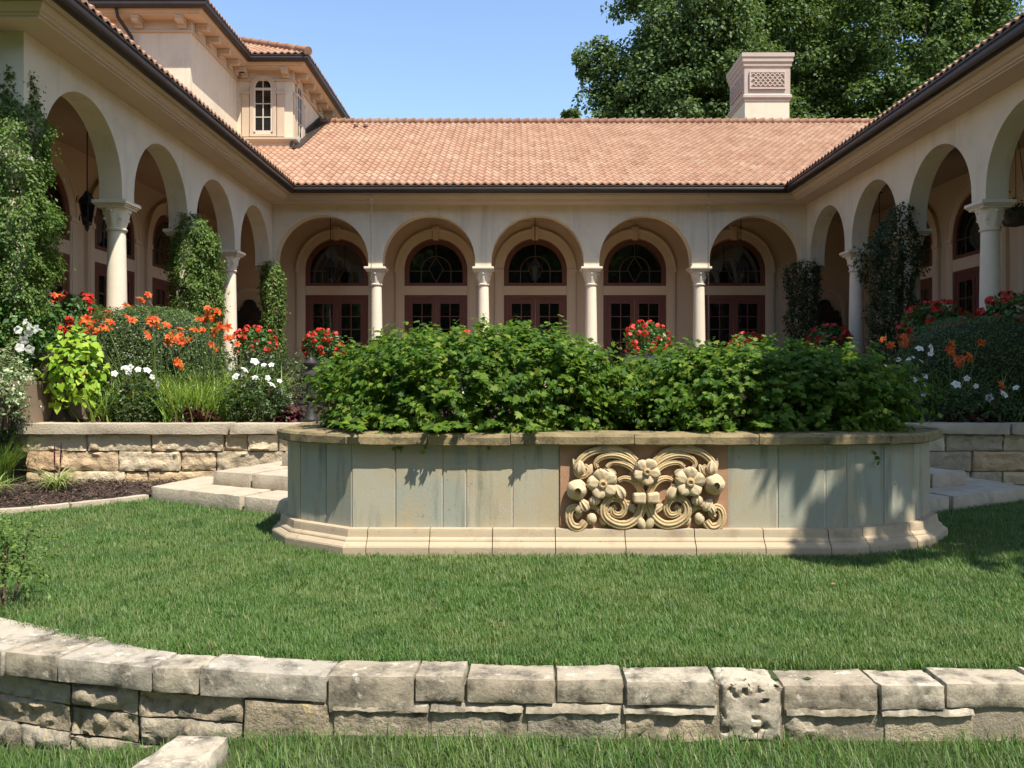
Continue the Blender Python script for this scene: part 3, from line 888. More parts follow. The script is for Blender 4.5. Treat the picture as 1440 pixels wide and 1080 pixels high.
part('tower_roof_deck', mb, M['tile'], tower)
# lead flashing where the bay meets the back roof
mb = MB()
zf = lambda y: RZ + RP * (y - yb)
mb.add([(XBB + .02, 24.2, zf(24.2) + .05), (XBB + .30, 24.2, zf(24.2) + .06), (XBB + .30, 28, zf(28) + .06), (XBB + .02, 28, zf(28) + .05),
        (XBB + .02, 24.2, zf(24.2) + .22), (XBB + .02, 28, zf(28) + .22)], [(0, 1, 2, 3), (0, 3, 5, 4)])
part('flashing', mb, M['gutter'], tower)

# chimney -------------------------------------------------------------------
CX0, CX1, CY0, CY1 = 7.70, 9.20, 28.5, 30.4
mb = MB(); mb.box(CX0, CY0, 8.5, CX1, CY1, 10.65)
ch = part('chimney', mb, M['stucco'], VILLA)
cpath = [(CX0, CY0), (CX1, CY0), (CX1, CY1), (CX0, CY1)]
mb = MB(); mb.sweep(cpath, [(-.2, 10.60), (.03, 10.60), (.03, 10.66), (.07, 10.70), (.07, 10.78), (.02, 10.82), (.02, 11.72), (.06, 11.76), (.06, 11.86), (.10, 11.90), (.10, 12.02), (.13, 12.05), (.13, 12.18), (-.2, 12.2)], closed=True)
mb.box(CX0 + .15, CY0 + .15, 12.1, CX1 - .15, CY1 - .15, 12.19)
part('chimney_cap', mb, M['chimcap'], ch)
mb = MB(); mb.box(CX0 + .45, CY0 + .4, 12.19, CX1 - .45, CY1 - .4, 12.27)
part('flue_cover', mb, M['gutter'], ch)
def lattice(w, h):
    mb = MB(); n = 7
    mb.box(-w, -.006, -h, w, .02, h)
    st = 2 * w / n
    for i in range(-1, n + 1):         # rows of overlapping half-round tiles
        for j in range(5):
            z = -h + .045 + j * (2 * h - .05) / 5
            x = -w + st * (i + .5 + .5 * (j % 2))
            if x - st / 2 < -w - .01 or x + st / 2 > w + .01: continue
            mb.ring(x, z, st * .33, st * .5, 0.0, PI, -.05, -.0065, 10)
    for x0, x1, z0, z1 in ((-w - .05, -w, -h - .05, h + .05), (w, w + .05, -h - .05, h + .05), (-w, w, h, h + .05), (-w, w, -h - .05, -h)):
        mb.box(x0, -.055, z0, x1, .02, z1)
    return mb
lat_m = surf('vent_lattice', (.50, .40, .33), (.44, .34, .28), 6, .85)
put('vent_lattice', lattice(.56, .25).mesh('vent_lattice', lat_m), ch, frame(0, (CX0 + CX1) / 2, CY0 - .022, 0, 11.28))
put('vent_lattice', lattice(.70, .25).mesh('vent_lattice', lat_m), ch, frame(0, CX0 - .022, (CY0 + CY1) / 2, -PI / 2, 11.28))

# ================================================================== STONE PLANTER
PL = [(-1.92, 7.1), (-1.73, 6.78), (-1.25, 6.43), (2.5, 6.40), (3.15, 6.70), (3.47, 7.1), (3.47, 7.95), (3.15, 8.35), (2.5, 8.65), (-1.25, 8.65), (-1.73, 8.35), (-1.92, 7.95)]
PLANTER = thing('stone_planter', 'large low planter of grey green stone slabs with a carved flower relief', 'planter', (.75, 7.5, 0))
mb = MB(); mb.sweep(offset_poly(PL, -.007), [(0, 0), (0, .86), (-.22, .86), (-.22, .60)], closed=True)
part('mortar_core', mb, M['mortar'], PLANTER)
mb = MB(); mb.prism(offset_poly(PL, -.255), .2, .80)
part('soil', mb, M['soil'], PLANTER)
def along(a, b, t): return (a[0] + (b[0] - a[0]) * t, a[1] + (b[1] - a[1]) * t)
def face_slab(a, b, z0, z1, out=0.0, th=.028, gap=.004):
    """upright slab on the stretch a-b of the planter's face"""
    a, b = Vector(a), Vector(b); d = (b - a).normalized(); n = Vector((d.y, -d.x))
    a2, b2 = a + d * gap, b - d * gap
    mb = MB()
    q = [a2 + n * (out - th), b2 + n * (out - th), b2 + n * out, a2 + n * out]
    mb.prism([(p.x, p.y) for p in q], z0, z1)
    return mb
fx = lambda px: (px - 726) * 6.415 / FPX
fp = lambda px: along(PL[2], PL[3], (fx(px) - PL[2][0]) / (PL[3][0] - PL[2][0]))
cuts = [493, 556, 622, 655, 721, 788]; rcuts = [1022, 1093, 1160, 1192]
stretches = [(fp(a), fp(b)) for a, b in zip(cuts, cuts[1:])] + [(fp(a), fp(b)) for a, b in zip(rcuts, rcuts[1:])]
stretches[0] = (PL[2], stretches[0][1]); stretches[-1] = (stretches[-1][0], PL[3])
stretches += [(PL[1], along(PL[1], PL[2], .52)), (along(PL[1], PL[2], .52), PL[2]), (PL[0], PL[1]), (PL[3], along(PL[3], PL[4], .54)), (along(PL[3], PL[4], .54), PL[4]), (PL[4], PL[5]),
              (PL[11], PL[0]), (PL[5], PL[6]), (PL[6], PL[7]), (PL[7], PL[8]), (PL[9], PL[10]), (PL[10], PL[11])]
stretches += [(along(PL[8], PL[9], i / 6), along(PL[8], PL[9], (i + 1) / 6)) for i in range(6)]
for a, b in stretches:
    part('stone_slab', face_slab(a, b, .19, .83, R.uniform(-.003, .003), gap=R.uniform(.0035, .0075)), M['bluestone'], PLANTER, bevel=.004)
# moulded plinth in lengths
PP = [(.0, .198), (.052, .194), (.056, .176), (.062, .135), (.082, .122), (.088, .112), (.088, .104), (.10, .098), (.125, .078), (.130, .066), (.130, -.05), (-.02, -.05), (-.02, .198)]
def chain(cl, t0, t1):
    """sub-path of polyline cl between arc lengths"""
    out = []; acc = 0
    for a, b in zip(cl, cl[1:]):
        L = math.dist(a, b)
        if acc + L > t0 and acc < t1:
            s, e_ = max(0, (t0 - acc) / L), min(1, (t1 - acc) / L)
            if not out: out.append(along(a, b, s))
            out.append(along(a, b, e_))
        acc += L
    return out
ring_ = PL + [PL[0]]
tot = sum(math.dist(a, b) for a, b in zip(ring_, ring_[1:]))
pos0 = sum(math.dist(a, b) for a, b in zip(ring_[:3], ring_[1:3]))
L01 = math.dist(PL[0], PL[1]); L12 = math.dist(PL[1], PL[2])
js = [0, L01 + .1, L01 + L12 + .13]
while js[-1] + .52 < L01 + L12 + 3.70: js.append(js[-1] + R.uniform(.47, .53))
js += [L01 + L12 + 3.75 + .1, L01 + L12 + 3.75 + .60]
while js[-1] + .6 < tot: js.append(js[-1] + .55)
js.append(tot)
outer = ring_
for a, b in zip(js, js[1:]):
    p = chain(outer, a + .003, b - .003)
    if len(p) < 2: continue
    mb = MB(); mb.sweep(p, PP[:-2] + [(-.02, -.05), (-.02, .198)])
    put('plinth_stone', mb.mesh('plinth_stone', M['plinth']), PLANTER, bevel=.005)
# coping of weathered slabs
CP = [(-.255, .822), (.075, .822), (.088, .832), (.090, .885), (.078, .905), (-.255, .912)]
js = [0, L01 + .25]
while js[-1] + .9 < L01 + L12 + 3.6: js.append(js[-1] + R.choice([.62, .86, .93]))
js += [L01 + L12 + 3.75 + .35]
while js[-1] + .8 < tot: js.append(js[-1] + .8)
js.append(tot)
for a, b in zip(js, js[1:]):
    p = chain(outer, a + .003, b - .003)
    # densify for a slightly broken arris
    q = []
    for s, e_ in zip(p, p[1:]):
        k = max(1, int(math.dist(s, e_) / .06))
        q += [along(s, e_, i / k) for i in range(k)]
    q.append(p[-1])
    mb = MB(); mb.sweep(q, CP)
    dz = R.uniform(-.004, .006)
    mb.v = [(x + .006 * noise.noise(Vector((x * 9, y * 9, z * 30))), y + .006 * noise.noise(Vector((x * 9 + 5, y * 9, z * 30))), z + dz + .005 * noise.noise(Vector((x * 7, y * 7, z * 9)))) for x, y, z in mb.v]
    put('coping_slab', mb.mesh('coping_slab', M['coping']), PLANTER)

# carved relief ---------------------------------------------------------------
KX = .001338
RY = 6.405                              # plane of the relief ground
def rp(x, y, d=0):                      # carving coordinates -> world
    return Vector(((740 + x / 4 - 726) * 6.40 / FPX, RY - d, .19 + (590 - y) * KX * 1.02))
a, b = rp(190, 590), rp(1145, 590)
mb = MB(); mb.box(a.x, RY, .19, b.x, RY + .05, .83)
REL = part('relief_panel', mb, M['terracotta'], PLANTER, bevel=.004)
def spline(pts, n=9):
    out = []
    P = [Vector((*p, 0)) if len(p) == 2 else Vector(p) for p in pts]
    for i in range(len(P) - 1):
        p0, p1, p2, p3 = P[max(i - 1, 0)], P[i], P[i + 1], P[min(i + 2, len(P) - 1)]
        for k in range(n):
            t = k / n
            out.append(.5 * ((2 * p1) + (p2 - p0) * t + (2 * p0 - 5 * p1 + 4 * p2 - p3) * t * t + (3 * p1 - p0 - 3 * p2 + p3) * t ** 3))
    out.append(P[-1])
    return out
def scroll(pts, r0, r1, d=.03, mirror=False, name='scroll'):
    s = spline(pts)
    n = len(s)
    mb = MB()
    for off, rr, dd in ((0, 1.0, 0), (.62, .34, .62), (0, .26, .92), (-.62, .34, .62)):   # ribbed acanthus stem
        q, rad = [], []
        for i, p in enumerate(s):
            t = i / (n - 1)
            r = (r0 + (r1 - r0) * t) * 1.28 * (1 - .2 * (1 - t)) * KX
            tg = (s[min(i + 1, n - 1)] - s[max(i - 1, 0)]).normalized()
            x, y = p.x - tg.y * off * r / KX, p.y + tg.x * off * r / KX
            x = 1336 - x if mirror else x
            q.append(rp(x, y, d * .6 * (.55 + .45 * math.sin(PI * min(1, t * 1.2))) + dd * r)); rad.append(r * rr)
        mb.tube(q, rad, 10, 1.0, up=Vector((0, 1, 0)))
    put(name, smooth(mb.mesh(name, M['relief']), 60), REL)
def blossom(x, y, r, n=5, d=.05, rot=.3, dish=False):
    c = rp(x, y, d); r *= KX
    mb = MB()
    if dish:
        vs = [(r * q, -h) for q, h in ((.0, .0), (.25, -.002), (.45, .004), (.62, .014), (.72, .026), (.80, .034), (.90, .036), (.98, .030), (1.02, .018), (.98, .002), (.8, -.02), (.5, -.04), (.3, -.06))]
        m2 = MB(); m2.lathe([(max(q, .001), -h) for q, h in vs], n=40, mod=lambda a, z: 1 + .03 * math.cos(5 * a) + .012 * math.sin(11 * a), caps=False)
        mb.add([(c.x + p[0], c.y + p[2], c.z + p[1]) for p in m2.v], m2.f)
    else:
        for k in range(n):
            an = rot + k * 2 * PI / n
            ca, sa = math.cos(an), math.sin(an)
            vs, fs = [], []
            NU, NV = 12, 9
            for i in range(NU):
                for j in range(NV):
                    u, v = 1.04 * i / (NU - 1), j / (NV - 1) * 2 - 1
                    wid = .53 * math.sqrt(max(.015, 1 - ((u - .60) / .445) ** 2)) if u > .3 else .23 + .57 * u
                    wv = .04 * math.sin(9 * v + k * 2) * u * u
                    lx, ly = u * r * (1 + wv), v * wid * r
                    hh = (.010 + .030 * u ** 1.2 - .020 * v * v * (u > .15) + .016 * math.sin(PI * min(1, u)) * (1 - v * v) - .012 * math.exp(-(v / .16) ** 2) * math.sin(PI * min(1, u))) * (r / .1) * .72
                    if u > .95: hh -= .010 * (r / .1)
                    vs.append((c.x + lx * ca - ly * sa, c.y - hh, c.z + lx * sa + ly * ca))
            for i in range(NU - 1):
                for j in range(NV - 1):
                    fs.append((i * NV + j, i * NV + j + 1, (i + 1) * NV + j + 1, (i + 1) * NV + j))
            n0 = len(vs); nf = len(fs)
            vs += [(p[0], p[1] + .026, p[2]) for p in vs[:n0]]
            fs += [tuple(n0 + q for q in f[::-1]) for f in fs[:nf]]
            rim = [i * NV for i in range(NU)] + [(NU - 1) * NV + j for j in range(1, NV)] + [i * NV + NV - 1 for i in range(NU - 2, -1, -1)] + [j for j in range(NV - 2, 0, -1)]
            for i in range(len(rim)):
                p_, q_ = rim[i], rim[(i + 1) % len(rim)]
                fs.append((p_, q_, n0 + q_, n0 + p_))
            mb.add(vs, fs)
    put('carved_flower', smooth(mb.mesh('carved_flower', M['petal_stone']), 55), REL)
    m2 = MB(); m2.lathe([(.004, .0), (.30 * r, .0), (.32 * r, .02), (.28 * r, .036), (.17 * r, .040), (.12 * r, .026), (.006, .024)], n=16)
    mb = MB(); mb.add([(c.x + p[0], c.y - p[2], c.z + p[1]) for p in m2.v], m2.f)
    put('flower_centre', smooth(mb.mesh('flower_centre', M['relief']), 50), REL)
def lump(x, y, rx, ry, d=.02, ang=0, ridges=0, name='bud'):
    m2 = MB(); n = 12
    pt = .55 if name == 'leaf' else 0
    m2.lathe([(max(.003, math.sin(PI * i / n) ** (1 + pt * .4) * (1 - pt * i / n)) * (1 + .3 * pt), -math.cos(PI * i / n)) for i in range(n + 1)], n=24, mod=(lambda a, z: 1 + .2 * math.cos(2 * ridges * a)) if ridges else None)
    c = rp(x, y, d); ca, sa = math.cos(ang), math.sin(ang)
    mb = MB(); vs = []
    for p in m2.v:
        lx, lz, ly = p[0] * rx * KX, p[2] * ry * KX, p[1] * min(rx, ry) * KX * .8
        vs.append((c.x + lx * ca - lz * sa, c.y + ly, c.z + lx * sa + lz * ca))
    mb.add(vs, m2.f)
    put(name, smooth(mb.mesh(name, M['petal_stone']), 60), REL)
for mir in (False, True):
    sc = lambda pts, r0, r1, d=.03: scroll(pts, r0, r1, d, mir)
    sc([(640, 390), (652, 450), (625, 520), (565, 562), (495, 556), (440, 515), (436, 455), (475, 418), (528, 425), (552, 470), (532, 508), (494, 505), (484, 478), (504, 464)], 27, 13, .035)
    sc([(612, 215), (565, 172), (500, 148), (425, 146), (350, 168), (300, 212), (283, 258), (300, 292), (333, 288), (342, 258), (322, 240)], 24, 14, .03)
    sc([(652, 300), (612, 240), (555, 198), (490, 180), (425, 190), (390, 222), (398, 250)], 22, 10, .045)
    sc([(655, 345), (632, 300), (590, 250), (540, 226), (485, 222), (450, 246)], 20, 9, .055)
    sc([(650, 400), (628, 352), (592, 318), (550, 308), (515, 322)], 22, 10, .04)
    sc([(470, 520), (425, 500), (390, 470), (350, 462), (310, 478)], 17, 12, .022)
    sc([(330, 545), (300, 578), (258, 568), (238, 525), (250, 478), (285, 470), (298, 500), (276, 520)], 25, 15, .032)
    sc([(590, 445), (555, 436), (520, 440)], 9, 7, .02)
    X_ = lambda x: 1336 - x if mir else x
    s_ = -1 if mir else 1
    blossom(X_(425), 335 if not mir else 325, 82, 5, .065, .55 if not mir else .25)
    blossom(X_(284), 370 if not mir else 340, 58, dish=True, d=.06)
    lump(X_(521), 380, 30, 46, .055, .5 * s_, 3, 'leaf'); lump(X_(382), 428, 28, 28, .05, 0, 5)
    lump(X_(322), 452, 30, 40, .05, .6 * s_, 4, 'leaf'); lump(X_(300), 470, 22, 34, .05, -.5 * s_, 4, 'leaf')
    lump(X_(366), 530, 29, 34, .03, .2); lump(X_(300), 245, 30, 40, .05, 0, 3, 'leaf')
    lump(X_(640), 550, 26, 46, .03, .45 * s_, 0, 'bud'); lump(X_(690), 552, 18, 40, .03, -.2 * s_, 0, 'bud') if not mir else None
    lump(X_(276), 240, 18, 50, .02, .3 * s_, 3, 'leaf')
    c = rp(X_(630), 412)
    mb = MB()
    m0, m1 = sorted((rp(X_(596), 0).x, rp(X_(664), 0).x))
    mb.slabxz([(m0, c.z - .036), (m1, c.z - .042), (m1, c.z + .042), (m0, c.z + .034)], RY - .105, RY + .01)
    put('ribbon_band', mb.mesh('ribbon_band', M['petal_stone']), REL, bevel=.014)
blossom(670, 268, 72, 5, .07, -PI / 2 + .1)
for x, y, rx, ry, a in ((590, 470, 22, 44, .9), (746, 470, 22, 44, -.9), (455, 470, 16, 30, .3), (880, 470, 16, 30, -.3), (470, 270, 20, 40, 1.1), (866, 270, 20, 40, -1.1),
                        (355, 262, 22, 36, -.4), (985, 262, 22, 36, .4), (430, 545, 18, 28, .8), (905, 545, 18, 28, -.8), (600, 300, 16, 34, .6), (738, 300, 16, 34, -.6)):
    lump(x, y, rx, ry, .018, a, 4, 'leaf')

# ================================================================== RETAINING WALLS, STEPS
def fieldstone_wall(a, b, z0, z1, th, seed, rows, lens, mb, skew=0):
    """coursed rock-faced stones along plan line a-b (face on the right of the walk)"""
    a, b = Vector(a), Vector(b); L = (b - a).length; d = (b - a).normalized(); n = Vector((d.y, -d.x))
    rr = random.Random(seed); z = z0
    tot_ = sum(rows)
    for ri, h in enumerate(rows):
        h = h * (z1 - z0) / tot_
        t = -rr.uniform(0, .2)
        while t < L:
            l = rr.uniform(*lens)
            t0, t1 = max(t, 0), min(t + l, L)
            if t1 - t0 > .05:
                o = rr.uniform(-.012, .02)
                p, q = a + d * (t0 + .004), a + d * (t1 - .004)
                f0, f1 = p + n * o, q + n * o; g0, g1 = p - n * th, q - n * th
                zz = (z + .003, z + h - .003)
                c = [(v.x, v.y, zz[0]) for v in (f0, f1, g1, g0)] + [(v.x, v.y, zz[1]) for v in (f0, f1, g1, g0)]
                m2 = MB()
                rough_block(m2, c, .006, 9, .03, .02, seed * 50 + ri * 13 + int(t * 10), 0)
                # split-faced relief pushed out along the wall normal
                vs = []
                for v in m2.v:
                    v = Vector(v)
                    w = (v.xy - p).dot(n) / th
                    if w > -.25:
                        qv = v * 6 + Vector((seed, ri * 5, 0))
                        k = abs(noise.noise(qv)) + .7 * abs(noise.noise(qv * 2.3)) - .35
                        ez = min(v.z - zz[0], zz[1] - v.z); e = max(0, min(1, ez / .03))
                        v = v + Vector((n.x, n.y, .25 * noise.noise(qv * 1.3))) * k * .052 * e
                    vs.append(v)
                mb.add(vs, m2.f)
            t += l
        z += h
def coping_run(parent, pts, z0, z1, over, depth, mat, amp=.006, seg=.05, seed=0):
    for i, (a, b) in enumerate(pts):
        a, b = Vector(a), Vector(b); d = (b - a).normalized(); n = Vector((d.y, -d.x))
        a, b = a + d * .003, b - d * .003
        f0, f1 = a + n * over, b + n * over; g0, g1 = a - n * depth, b - n * depth
        mb = MB()
        rough_block(mb, [(v.x, v.y, z0) for v in (f0, f1, g1, g0)] + [(v.x, v.y, z1) for v in (f0, f1, g1, g0)], amp, 6, seg, .03, seed + i)
        put('coping_slab', smooth(mb.mesh('coping_slab', mat), 45), parent)

LWALL = thing('retaining_wall', 'sunlit golden fieldstone retaining wall with pale coping below the lily bed', 'retaining wall', (-4, 10.55, 0), 'fieldstone retaining walls')
mb = MB(); fieldstone_wall((-6.08, 10.5), (-2.15, 10.5), -.05, .62, .30, 3, (.21, .25, .21), (.22, .95), mb)
fieldstone_wall((-6.05, 13.6), (-6.05, 10.8), -.05, .62, .30, 5, (.21, .25, .21), (.22, .95), mb)
fieldstone_wall((-2.15, 10.8), (-2.15, 12.4), .1, .62, .30, 6, (.23, .22), (.35, 1.0), mb)
put('masonry', smooth(mb.mesh('masonry', M['fieldstone']), 50), LWALL)
coping_run(LWALL, [((-6.16, 10.5), (-3.55, 10.5)), ((-3.55, 10.5), (-2.42, 10.5)), ((-2.42, 10.5), (-2.08, 10.5))], .625, .755, .08, .30, M['slab'], seed=2)
coping_run(LWALL, [((-6.12, 13.5), (-6.12, 10.81))], .625, .757, .06, .32, M['slab'], seed=9)
RWALL = thing('retaining_wall', 'shaded grey fieldstone retaining wall below the clipped hedge', 'retaining wall', (5.5, 10.55, 0), 'fieldstone retaining walls')
mb = MB(); fieldstone_wall((3.75, 10.5), (7.9, 10.5), -.05, .62, .30, 13, (.21, .25, .21), (.22, .95), mb)
fieldstone_wall((3.75, 12.4), (3.75, 10.8), .1, .62, .30, 16, (.23, .22), (.35, 1.0), mb)
put('masonry', smooth(mb.mesh('masonry', M['fieldstone']), 50), RWALL)
coping_run(RWALL, [((3.68, 10.5), (4.3, 10.5)), ((4.3, 10.5), (6.1, 10.5)), ((6.1, 10.5), (8.0, 10.5))], .625, .755, .08, .30, M['slab'], seed=22)

def stone_steps(label, mir, x):
    t = thing('stone_steps', label, 'steps', (x, 9.2, 0), 'steps beside the planter')
    mx = (lambda q: (1.60 - q[0], q[1])) if mir else (lambda q: q)
    def tread(poly, z0, z1, splits):
        f0, f1, b1, b0 = poly
        ts = [0] + splits + [1]
        for i, (s, e_) in enumerate(zip(ts, ts[1:])):
            q = [mx(along(f0, f1, s + .006)), mx(along(f0, f1, e_ - .006)), mx(along(b0, b1, e_ - .004)), mx(along(b0, b1, s + .004))]
            if mir: q = [q[1], q[0], q[3], q[2]]
            mb = MB()
            rough_block(mb, [(x_, y_, z0) for x_, y_ in q] + [(x_, y_, z1) for x_, y_ in q], .006, 6, .05, .03, int(z1 * 100) + i)
            put('tread', smooth(mb.mesh('tread', M['slab']), 45), t)
    tread([(-3.98, 9.16), (-1.0, 7.35), (-.3, 8.9), (-3.75, 10.1)], -.06, .15, [.42, .62])
    tread([(-3.36, 9.30), (-1.0, 8.05), (-.6, 9.4), (-2.9, 10.46)], .12, .30, [.22, .45, .62])
    tread([(-2.75, 9.85), (-.9, 8.9), (-.6, 9.9), (-2.2, 10.4)], .27, .45, [.5])
    return t
stone_steps('sunlit pale stone steps between the planter and the golden fieldstone wall', False, -2.5)
stone_steps('shaded pale stone steps on the dark side of the planter, under the hedge bed', True, 4.1)

# lawn edging and bark mulch on the left
EDGE = [(-8.5, 6.9), (-5.0, 8.15), (-4.5, 8.55), (-3.97, 9.18)]
mb = MB()
for i, (a, b) in enumerate(zip(EDGE, EDGE[1:])):
    a, b = Vector(a), Vector(b); d = (b - a).normalized(); n = Vector((-d.y, d.x)); k = max(1, round((b - a).length / .55))
    for j in range(k):
        p, q = a.lerp(b, j / k) + d * .004, a.lerp(b, (j + 1) / k) - d * .004
        g0, g1 = p + n * .11, q + n * .11
        rough_block(mb, [(v.x, v.y, -.06) for v in (p, q, g1, g0)] + [(v.x, v.y, .055) for v in (p, q, g1, g0)], .005, 8, .05, .015, i * 10 + j)
o = put('lawn_edging', smooth(mb.mesh('lawn_edging', M['slab']), 45))
tag(o, 'thin pale stone edging between the lawn and the bark mulch', 'edging')
MUL = [(-8.5, 7.0), (-5.05, 8.25), (-4.56, 8.63), (-4.06, 9.22), (-3.6, 10.2), (-3.6, 10.62), (-9, 10.62)]
gx = np.linspace(-9, -3.6, 55); gy = np.linspace(7, 10.62, 38)
X, Y = np.meshgrid(gx, gy)
ok = inpoly(X.ravel(), Y.ravel(), MUL).reshape(X.shape)
Z = .035 + .015 * np.array([[noise.noise(Vector((a * 5, b * 5, 2))) for a in gx] for b in gy])
mb = MB(); mb.add([(a, b, c) for a, b, c in zip(X.ravel(), Y.ravel(), Z.ravel())],
                  [(j * 55 + i, j * 55 + i + 1, (j + 1) * 55 + i + 1, (j + 1) * 55 + i) for j in range(37) for i in range(54) if ok[j, i] and ok[j + 1, i + 1] and ok[j, i + 1] and ok[j + 1, i]])
tag(part('mulch_bed', mb, M['soil'], sm=60), kind='structure')
n = 9000
px_, py_ = RG.uniform(-6.8, -3.6, n), RG.uniform(7.6, 10.5, n); k = inpoly(px_, py_, MUL); px_, py_ = px_[k], py_[k]
n2 = 6500
bx_, by_ = RG.uniform(-6, -2.2, n2), 10.82 + RG.random(n2) ** 1.5 * 2.2
rx_, ry_ = RG.uniform(3.8, 7.8, 3000), 10.82 + RG.random(3000) ** 1.5 * 2.0
cx_ = np.concatenate([px_, bx_, rx_]); cy_ = np.concatenate([py_, by_, ry_])
cz_ = np.concatenate([np.full(len(px_), .05), bed_z(bx_, by_) + .018, bed_z(rx_, ry_) + .018]) + RG.uniform(0, .02, len(cx_))
N_ = np.stack([RG.normal(0, .35, len(cx_)), RG.normal(0, .35, len(cx_)), np.ones(len(cx_))], 1)
tag(put('bark_mulch', leaves('bark_mulch', np.stack([cx_, cy_, cz_], 1), N_, sph(len(cx_)), RG.uniform(.018, .05, len(cx_)), 'chip', M['chips'])), kind='stuff')

# ================================================================== LOW FRONT WALL
FW = thing('garden_wall', 'low weathered stone wall with uneven capstones at the front edge of the lawn', 'garden wall', (0, 3.8, -.24))
def px_x(px):
    x = 0
    for _ in range(6): x = (px - 726) * front_y(x) / FPX
    return x
caps = [(-460, -180, 0, .115, 0), (-180, 4, 0, .115, 0), (4, 80, .0, .115, 0), (80, 213, .0, .112, 0), (213, 279, .004, .115, 0), (279, 459, .002, .12, 0), (460, 583, .006, .165, 0), (583, 653, .014, .115, 1),
        (655, 781, .0, .105, 0), (782, 878, .0, .105, 0), (879, 1009, -.002, .105, 0), (1011, 1101, -.005, .275, 2), (1102, 1237, -.016, .11, 0),
        (1237, 1330, -.012, .105, 0), (1330, 1470, -.008, .105, 0), (1470, 1640, 0, .11, 0), (1640, 1900, 0, .11, 0)]
for i, (a, b, dz, h, kind) in enumerate(caps):
    x0, x1 = px_x(a) + .0012, px_x(b) - .0012
    top = .022 + dz
    sk = .02 * math.sin(i * 2.1)
    def fb(x):
        e_ = .03; d = Vector((2 * e_, front_y(x + e_) - front_y(x - e_))).normalized(); return Vector((x, front_y(x))), Vector((-d.y, d.x))
    (p0, n0), (p1, n1) = fb(x0), fb(x1)
    po = Vector((0, R.uniform(-.010, .006)))
    p0, p1 = p0 + po, p1 + po
    q0, q1 = p0 + n0 * front_w(x0) * R.uniform(.96, 1.05), p1 + n1 * front_w(x1) * R.uniform(.96, 1.05)
    z0 = top - h
    tl = R.uniform(-.006, .006)
    c = [(v.x, v.y, z0) for v in (p0, p1, q1, q0)] + [(p0.x, p0.y, top - tl), (p1.x, p1.y, top + tl), (q1.x, q1.y, top + tl), (q0.x, q0.y, top - tl)]
    mb = MB(); rough_block(mb, c, .0032 if kind != 2 else .007, 6, .02 if kind != 2 else .0095, .013 if kind != 2 else .03, i + 3, .004 if kind != 2 else .015, .16 if kind == 2 else .02)
    if kind == 1:                      # waffle-tooled top
        mb.v = [(v[0], v[1], v[2] - (.012 * (.5 + .5 * math.sin(v[0] * 190)) * (.5 + .5 * math.sin(v[1] * 190)) if v[2] > top - .02 and p0.x + .04 < v[0] < p1.x - .03 and v[1] > p0.y + .05 else 0)) for v in mb.v]
    put('capstone', smooth(mb.mesh('capstone', M['capstone']), 45), FW)
lows = [(-460, -200, 0, .01, 0), (-200, -40, 0, .03, 1), (-40, 92, 0, .03, 1), (92, 190, 0, .022, 1), (190, 340, 0, .008, 1), (340, 464, .02, -.004, 0), (466, 603, .045, -.004, 0), (603, 738, .015, .004, 0), (739, 876, .0, .0, 0), (878, 1010, .0, .0, 1),
        (1103, 1243, .0, .004, 1), (1244, 1374, .0, .002, 0), (1375, 1500, .0, .02, 1), (1500, 1700, 0, 0, 0), (1700, 1900, 0, 0, 1)]
for i, (a, b, dn, back, rough) in enumerate(lows):
    x0, x1 = px_x(a) + .002, px_x(b) - .002
    y0, y1 = front_y(x0) + .012 + back, front_y(x1) + .012 + back
    zt_ = -.088 - dn
    if a >= 1102 and a < 1500: zt_ = -.108
    bot = -.30
    parts_ = [(bot, zt_)]
    if a < 300: parts_ = [(-.50, -.352), (-.347, -.222), (-.217, -.105 - .015 * (a < 92))]
    for j, (za, zb) in enumerate(parts_):
        o = .0 if j == 0 else .010
        c = [(x0, y0 + o, za), (x1, y1 + o, za), (x1, y1 + .2, za), (x0, y0 + .2, za), (x0, y0 + o, zb), (x1, y1 + o, zb), (x1, y1 + .2, zb), (x0, y0 + .2, zb)]
        mb = MB(); rough_block(mb, c, .007 if rough else .004, 7, .02, .014, 40 + i * 2 + j, .07 if rough else .006, .05 if rough else .01)
        put('wall_stone', smooth(mb.mesh('wall_stone', M['lowstone']), 45), FW)
for a, b in ((603, 1010), (466, 603), (1103, 1373)):   # thin ledge of rough bedding under the caps
    x0, x1 = px_x(a), px_x(b)
    k = max(1, int((x1 - x0) / .35))
    for j in range(k):
        xa, xb = x0 + (x1 - x0) * j / k + .003, x0 + (x1 - x0) * (j + 1) / k - .003
        mb = MB(); rough_block(mb, [(xa, front_y(xa) - .006, -.125), (xb, front_y(xb) - .006, -.125), (xb, front_y(xb) + .2, -.125), (xa, front_y(xa) + .2, -.125),
                                    (xa, front_y(xa) + .008, -.092), (xb, front_y(xb) + .008, -.092), (xb, front_y(xb) + .2, -.092), (xa, front_y(xa) + .2, -.092)], .009, 12, .016, .01, 90 + j + int(a), .02)
        put('wall_stone', smooth(mb.mesh('wall_stone', M['capstone']), 45), FW)
mb = MB()                              # old mortar bedding behind the stones
mb.prism([(x, front_y(x) + .022 + .10 * (x < -.95)) for x in np.linspace(-4.4, 5, 95)] + [(x, front_y(x) + .24) for x in np.linspace(5, -4.4, 40)], -.6, -.012)
put('mortar_bed', mb.mesh('mortar_bed', surf('old_mortar', (.30, .25, .18), (.20, .165, .12), 9, .95, .8, 60)), FW)
ST = MB(); rough_block(ST, [(-1.60, 3.06, -.30), (-1.22, 3.02, -.30), (-1.22, 3.60, -.30), (-1.44, 3.62, -.30), (-1.60, 3.06, -.185), (-1.22, 3.02, -.185), (-1.22, 3.60, -.18), (-1.44, 3.62, -.18)], .012, 6, .03, .025, 5)
